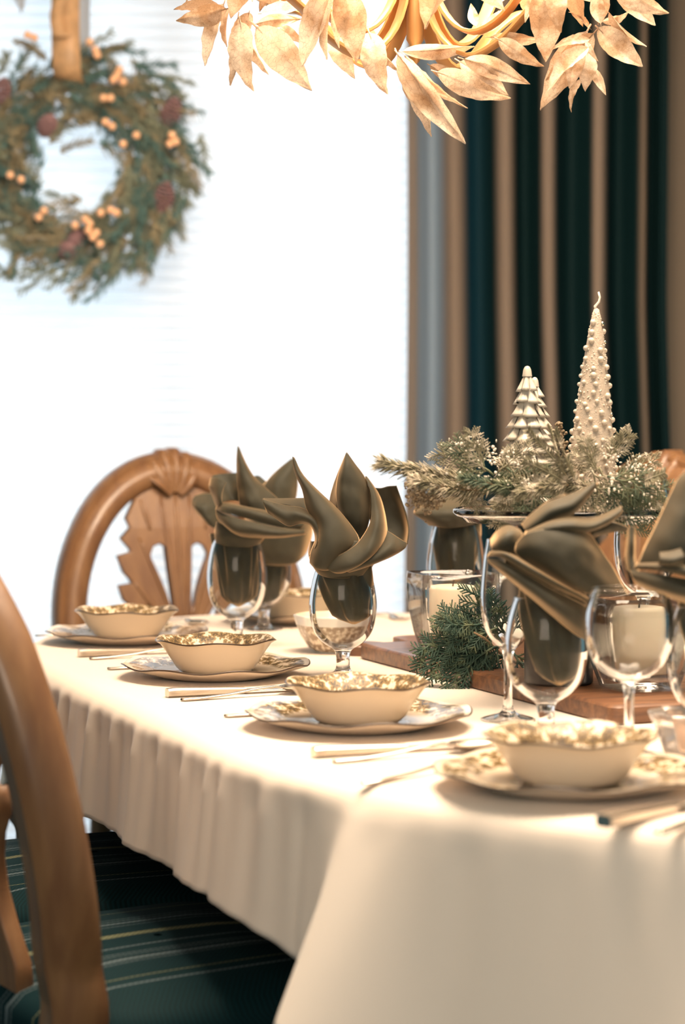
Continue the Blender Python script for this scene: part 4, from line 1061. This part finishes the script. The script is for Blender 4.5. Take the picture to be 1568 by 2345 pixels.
M_rib2 = translucent(mat('silver_ribbon', (.62,.66,.72), .4), (.7,.75,.8), .45)
mb = MB()                                        # band looping under the wreath's top and up to the rod
def band(mb, pts, wdt, mi=0):
    P = spline(pts, 30); mb.grid([[p+Vector((-wdt/2,0,0)), p+Vector((0,.002,0)), p+Vector((wdt/2,0,0))] for p in P], mi)
c0 = Vector(wr.location)
def Q(x, y, dy=0): return ((x-188)*kw, dy, (385-y)*kw)
band(mb, [Q(160,-360,.02), Q(158,-200,-.04), Q(158,0,-.065), Q(160,100,-.08), Q(162,180,-.075), Q(165,205,-.03), Q(163,208,.02)], .066)
band(mb, [Q(150,20,-.08), Q(140,60,-.09), Q(150,110,-.10), Q(168,90,-.09), Q(160,60,-.085)], .03)
mb.build('ribbon', M_rib, wr, solid=.0008)
mb = MB(); band(mb, [Q(163,208,.02), Q(160,150,.035), Q(160,0,.03), Q(160,-360,.025)], .088); mb.build('ribbon_backing', M_rib2, wr, solid=.0008)
mb = MB()
mb.grid([[Q(-30,-60,-.03), Q(0,-80,-.03)], [Q(10,-20,-.05), Q(60,-40,-.05)], [Q(45,25,-.06), Q(68,-10,-.05)], [Q(56,50,-.06), Q(64,40,-.06)]])
mb.grid([[Q(210,-90,-.03), Q(250,-110,-.03)], [Q(235,-30,-.05), Q(275,-50,-.05)], [Q(250,6,-.06), Q(268,-6,-.06)]])
mb.build('ribbon_tail', M_rib2, wr, solid=.0008)

# ------------------------------------------------------------------ chandelier with dried leaves
def leaf_mat():
    m = mat('dried_magnolia_leaf', (.80,.60,.42), .55, sheen=.1); nt = m.node_tree; b = nt.nodes['Principled BSDF']
    tc = N(nt, 'ShaderNodeTexCoord')
    vo = N(nt, 'ShaderNodeTexVoronoi', feature='DISTANCE_TO_EDGE'); vo.inputs['Scale'].default_value = 20
    no = N(nt, 'ShaderNodeTexNoise'); no.inputs['Scale'].default_value = 3.2; no.inputs['Detail'].default_value = 6
    nd = N(nt, 'ShaderNodeTexNoise'); nd.inputs['Scale'].default_value = 6
    mxv = N(nt, 'ShaderNodeMix', data_type='VECTOR'); mxv.inputs[0].default_value = .12
    nt.links.new(tc.outputs['Object'], mxv.inputs[4]); nt.links.new(nd.outputs['Color'], mxv.inputs[5]); nt.links.new(tc.outputs['Object'], nd.inputs[0])
    nt.links.new(mxv.outputs[1], vo.inputs['Vector']); nt.links.new(tc.outputs['Object'], no.inputs['Vector'])
    r1 = N(nt, 'ShaderNodeValToRGB'); r1.color_ramp.elements[0].position = 0; r1.color_ramp.elements[0].color = (.36,.22,.13,1); r1.color_ramp.elements[1].position = .05; r1.color_ramp.elements[1].color = (1,1,1,1)
    r2 = N(nt, 'ShaderNodeValToRGB'); r2.color_ramp.elements[0].position = .36; r2.color_ramp.elements[0].color = (.94,.80,.63,1); r2.color_ramp.elements[1].position = .68; r2.color_ramp.elements[1].color = (.48,.31,.18,1)
    oi = N(nt, 'ShaderNodeObjectInfo'); ad = N(nt, 'ShaderNodeMath', operation='MULTIPLY_ADD'); ad.inputs[1].default_value = .26; ad.inputs[2].default_value = -.10
    nt.links.new(oi.outputs['Random'], ad.inputs[0]); a2 = N(nt, 'ShaderNodeMath', operation='ADD'); nt.links.new(ad.outputs[0], a2.inputs[0]); nt.links.new(no.outputs['Fac'], a2.inputs[1])
    nt.links.new(vo.outputs['Distance'], r1.inputs[0]); nt.links.new(a2.outputs[0], r2.inputs[0])
    mx = N(nt, 'ShaderNodeMix', data_type='RGBA', blend_type='MULTIPLY'); mx.inputs[0].default_value = .5
    nt.links.new(r2.outputs[0], mx.inputs[6]); nt.links.new(r1.outputs[0], mx.inputs[7]); nt.links.new(mx.outputs[2], b.inputs['Base Color'])
    return translucent(m, (.9,.7,.5), .36)
M_leaf = leaf_mat()
def leaf_mesh(seed, curl, fold, twist):
    r_ = random.Random(seed); NL, NW = 19, 11; rows = []
    for i in range(NL):
        t = i/(NL-1); wd = .175*math.sin(PI*min(1, t**.8))**.85*(1-.15*t)+.004; ang = twist*t; row = []
        cy = curl*math.sin(t*PI*.9)*.25
        for k in range(NW):
            s = -1+2*k/(NW-1); y = wd*s; z = fold*abs(s)*wd+.010*math.cos(s*PI)*0+.014*math.sin(t*26+abs(s)*7+seed)*abs(s)*min(1, t*3)+.006*math.sin(t*60-abs(s)*9)*(1 if abs(s) > .1 else 0)
            if k == NW//2: z -= .012
            ye = y*math.cos(ang)-z*math.sin(ang); ze = y*math.sin(ang)+z*math.cos(ang)
            row.append((t+.02*math.sin(seed+t*4)*s*s, ye+.05*math.sin(t*3+seed)*t, ze+cy))
        rows.append(row)
    mb = MB(); mb.grid(rows); mb.tube([(-.08,0,0),(0,0,0),(.12,.0,curl*.08-.010)], [.010,.010,.004], 5)
    return mb.mesh('leaf', M_leaf)
LM = [leaf_mesh(1,.5,.35,.3), leaf_mesh(2,-.4,.6,-.4), leaf_mesh(3,.8,.2,.6), leaf_mesh(4,-.2,.8,-.2), leaf_mesh(5,.3,.9,.9)]
CX, CYd = (950-784)/F*2.95, 2.95; ZR = 1.80
ch = empty('chandelier', 'scrolled brass chandelier above the table dressed with dried golden leaves', 'chandelier', (CX, CYd, ZR))
M_brass = mat('gilded_strap', (.50,.27,.10), .42, metal=.4)
def arm(az, base):
    ca, sa = math.cos(az), math.sin(az); mbs = []
    def strap(pts, wdt, th):
        P = spline([(r_, 0, z) for r_, z in pts], 40); mb = MB(); rows = []
        for i, p in enumerate(P):
            t = (P[min(i+1,39)]-P[max(i-1,0)]).normalized(); nn = Vector((-t.z, 0, t.x))
            row = []
            for (a, b_) in ((-1,-.6),(-.8,-1),(.8,-1),(1,-.6),(1,.6),(.8,1),(-.8,1),(-1,.6)):
                q = p+nn*(b_*th/2); lat = a*wdt/2
                row.append((q.x*ca-lat*sa, q.x*sa+lat*ca, q.z))
            rows.append(row)
        mb.grid(rows, wrap=True); mb.f += [tuple(range(8)), tuple(39*8+k for k in range(8))]; mb.m += [0,0]; return mb
    a = strap([(.008,.06),(.010,-.06),(.030,-.140),(.075,-.182),(.125,-.165),(.175,-.12),(.235,-.085),(.29,-.07),(.315,-.03),(.30,.0),(.275,-.01)], .023, .006).build('arm', M_brass, base, sharp=40)
    b = strap([(.016,.05),(.020,-.05),(.042,-.118),(.080,-.150),(.125,-.135),(.165,-.085),(.185,-.03),(.165,.015),(.13,.02),(.115,-.01),(.13,-.03)], .023, .006).build('scroll', M_brass, base, sharp=40)
    cp = MB(); x, y = .29*ca, .29*sa
    cp.lathe([(.0005,-.07),(.02,-.065),(.035,-.055),(.034,-.052),(.015,-.058),(.011,-.045),(.011,.03),(.0005,.03)], 20, (x,y,0)); cp.build('candle_cup', M_brass, base)
    bl = MB(); bl.lathe([(.0005,.03),(.008,.034),(.015,.055),(.012,.075),(.004,.095),(.0005,.1)], 16, (x,y,0)); bl.build('bulb', M_bulb, base)
    l = bpy.data.lights.new('bulb_light', 'POINT'); l.energy = 8; l.color = (1,.72,.47); l.shadow_soft_size = .035
    lo = bpy.data.objects.new('bulb_light', l); C.objects.link(lo); lo.location = (x*.93, y*.93, .14); lo.parent = base
M_bulb = mat('lit_bulb', (1,.9,.8), .5, emis=(1,.72,.45,6))
for k in (-24, 48, 132, 204): arm(R(k), ch)
mb = MB(); mb.lathe([(.0005,-.19),(.006,-.185),(.010,-.175),(.006,-.165),(.012,-.155),(.012,-.10),(.02,-.06),(.016,.0),(.03,.06),(.012,.12),(.008,.2),(.0005,.2)], 24); mb.build('centre_column', M_brass, ch)
mb = MB(); mb.tube([(0,0,.2),(0,0,.76)], .006, 8); mb.build('hanging_rod', M_brass, ch)
mb = MB(); mb.lathe([(.0005,.76),(.05,.765),(.065,.785),(.065,.80),(.0005,.80)], 32); mb.build('ceiling_rose', M_brass, ch)
gb = random.Random(3)
gar = MB(); ringp = [(math.cos(a)*.27*(1+.05*math.sin(5*a)), math.sin(a)*.16*(1+.06*math.cos(4*a)), -.03+.015*math.sin(7*a)) for a in [2*PI*k/60 for k in range(61)]]
gar.tube(ringp, .004, 6, cap=False); gar.build('garland_wire', M_twig, ch)
def leaf(b0, tip, wf, d, mi, roll=0, d2=None):
    p = W(*b0, d)-Vector(ch.location); q = W(*tip, d if d2 is None else d2)-Vector(ch.location)
    x = (q-p); L = x.length; x.normalize(); y = Vector((0,-1,0)).cross(x).normalized(); z = x.cross(y)
    rot = Matrix((x, y, z)).transposed().to_4x4() @ Matrix.Rotation(roll, 4, 'X')
    inst('leaf', LM[mi % 5], ch, M=Matrix.Translation(p) @ rot @ Matrix.Diagonal((L, L*wf, L, 1)))
LV = [
 ((505,15),(398,28),1.1,2.90,0,.4),((520,20),(405,55),1.3,2.86,1,-.3),((560,-60),(430,10),1.1,2.92,2,.5),((512,10),(465,148),1.0,2.87,3,.8),((525,20),(520,108),.6,2.9,4,1.0),
 ((560,-60),(535,45),1.6,2.84,0,.1),((545,40),(525,195),.6,2.88,1,1.0),((550,50),(585,208),1.2,2.86,2,.2),((555,70),(612,172),.6,2.9,3,.9),((570,30),(555,110),1.5,2.89,4,0),
 ((585,60),(722,202),1.25,2.88,0,.2),((585,55),(690,40),.9,2.95,1,.5),((600,30),(720,10),.9,2.98,3,-.4),((640,60),(700,100),1.0,3.0,2,0),
 ((760,-30),(685,148),1.0,2.84,3,.5),((772,-30),(748,137),.7,2.85,4,.9),((780,-30),(826,140),1.3,2.83,1,.1),((790,-10),(780,110),1.0,2.87,2,.3),((755,80),(818,178),1.3,2.95,0,.2),
 ((845,75),(890,215),1.3,2.90,2,.1),((850,95),(912,165),.6,2.93,3,.9),((835,60),(870,95),1.0,3.0,1,0),((560,-80),(650,20),1.2,3.02,4,.2),((640,-70),(600,30),1.3,3.03,0,.3),
 ((910,125),(988,312),.62,2.84,1,.8),((915,130),(1058,330),.72,2.83,3,.4),((925,125),(1075,243),.5,2.85,0,.7),((1000,165),(1168,222),.95,2.88,2,.2),((925,118),(1085,112),.7,2.92,4,.1),
 ((1060,135),(1216,187),.9,2.85,1,.3),((1050,140),(1168,215),1.1,2.87,0,.1),((985,150),(1080,200),.9,2.92,3,.1),((1140,90),(1245,150),1.0,2.86,2,.2),((1120,85),(1245,88),.8,2.9,0,.4),
 ((1090,60),(1075,8),1.4,3.0,1,.2),((1095,80),(1140,25),1.2,3.0,2,.1),((1100,70),(1170,20),1.1,2.97,3,.2),((1030,-60),(965,62),1.5,2.80,4,.0),((1070,-60),(1160,20),1.3,2.84,0,.2),
 ((1240,-30),(1260,140),1.4,2.84,1,.1),((1270,-30),(1285,75),1.4,2.82,2,.0),((1230,-20),(1200,50),.8,2.86,3,.5),((1300,-40),(1340,60),1.2,2.9,0,.3),((1200,-50),(1240,60),1.2,2.93,4,.2),
 ((1345,70),(1245,258),1.1,2.88,0,.2),((1360,75),(1255,190),1.1,2.84,1,-.1),((1350,90),(1260,120),.9,2.83,2,.3),((1345,110),(1250,205),1.0,2.81,4,.2),((1330,110),(1300,200),1.3,2.82,3,.1),
 ((1345,120),(1345,210),1.5,2.83,0,.2),((1330,180),(1311,258),.9,2.84,2,.6),((1350,150),(1389,217),.9,2.84,1,.6),((1370,65),(1466,155),1.35,2.84,3,.0),((1395,30),(1478,108),.7,2.85,4,.7),
 ((1370,50),(1385,-30),1.3,2.86,0,.1),((1375,55),(1360,-30),1.2,2.83,1,.1),((1400,-30),(1530,28),1.1,2.84,2,.2),((1410,-40),(1495,60),1.2,2.86,3,.1),((1420,-50),(1500,0),1.3,2.9,0,.2),
 ((1380,50),(1440,30),1.1,2.87,4,.3),((1340,95),(1370,140),.8,2.82,2,.2),((1310,-30),(1250,20),1.2,2.86,1,.2),((1180,-40),(1130,10),1.2,2.9,3,.1),((700,-70),(640,-5),1.2,2.92,2,.1),
 ((480,-60),(400,-10),1.2,2.94,1,.1),((470,-80),(450,20),1.3,2.95,4,.2),((1350,65),(1300,30),.9,2.9,2,.4)]
for q in LV: leaf(*q)
for i in range(120):                             # the rest of the garland, round the ring and above the frame
    a = gb.random()*2*PI; k = int(a/(2*PI)*60); p = Vector(ringp[k]); out = Vector((math.cos(a), math.sin(a), 0))
    back = math.sin(a) > .0
    d3 = (out*gb.uniform(.2,1)+Vector((gb.uniform(-.6,.6), gb.uniform(-.6,.6), gb.uniform(-.25,.75) if not back else gb.uniform(-.7,.6)))).normalized()
    L = gb.uniform(.075,.115); y = d3.cross(Vector((0,0,1))).normalized(); z = d3.cross(y)
    p = p+Vector((0,0,gb.uniform(.02,.06)))
    rot = Matrix((d3, y, z)).transposed().to_4x4() @ Matrix.Rotation(gb.uniform(-1,1), 4, 'X')
    inst('leaf', LM[i % 5], ch, M=Matrix.Translation(p) @ rot @ Matrix.Diagonal((L, L*gb.uniform(.9,1.4), L, 1)))
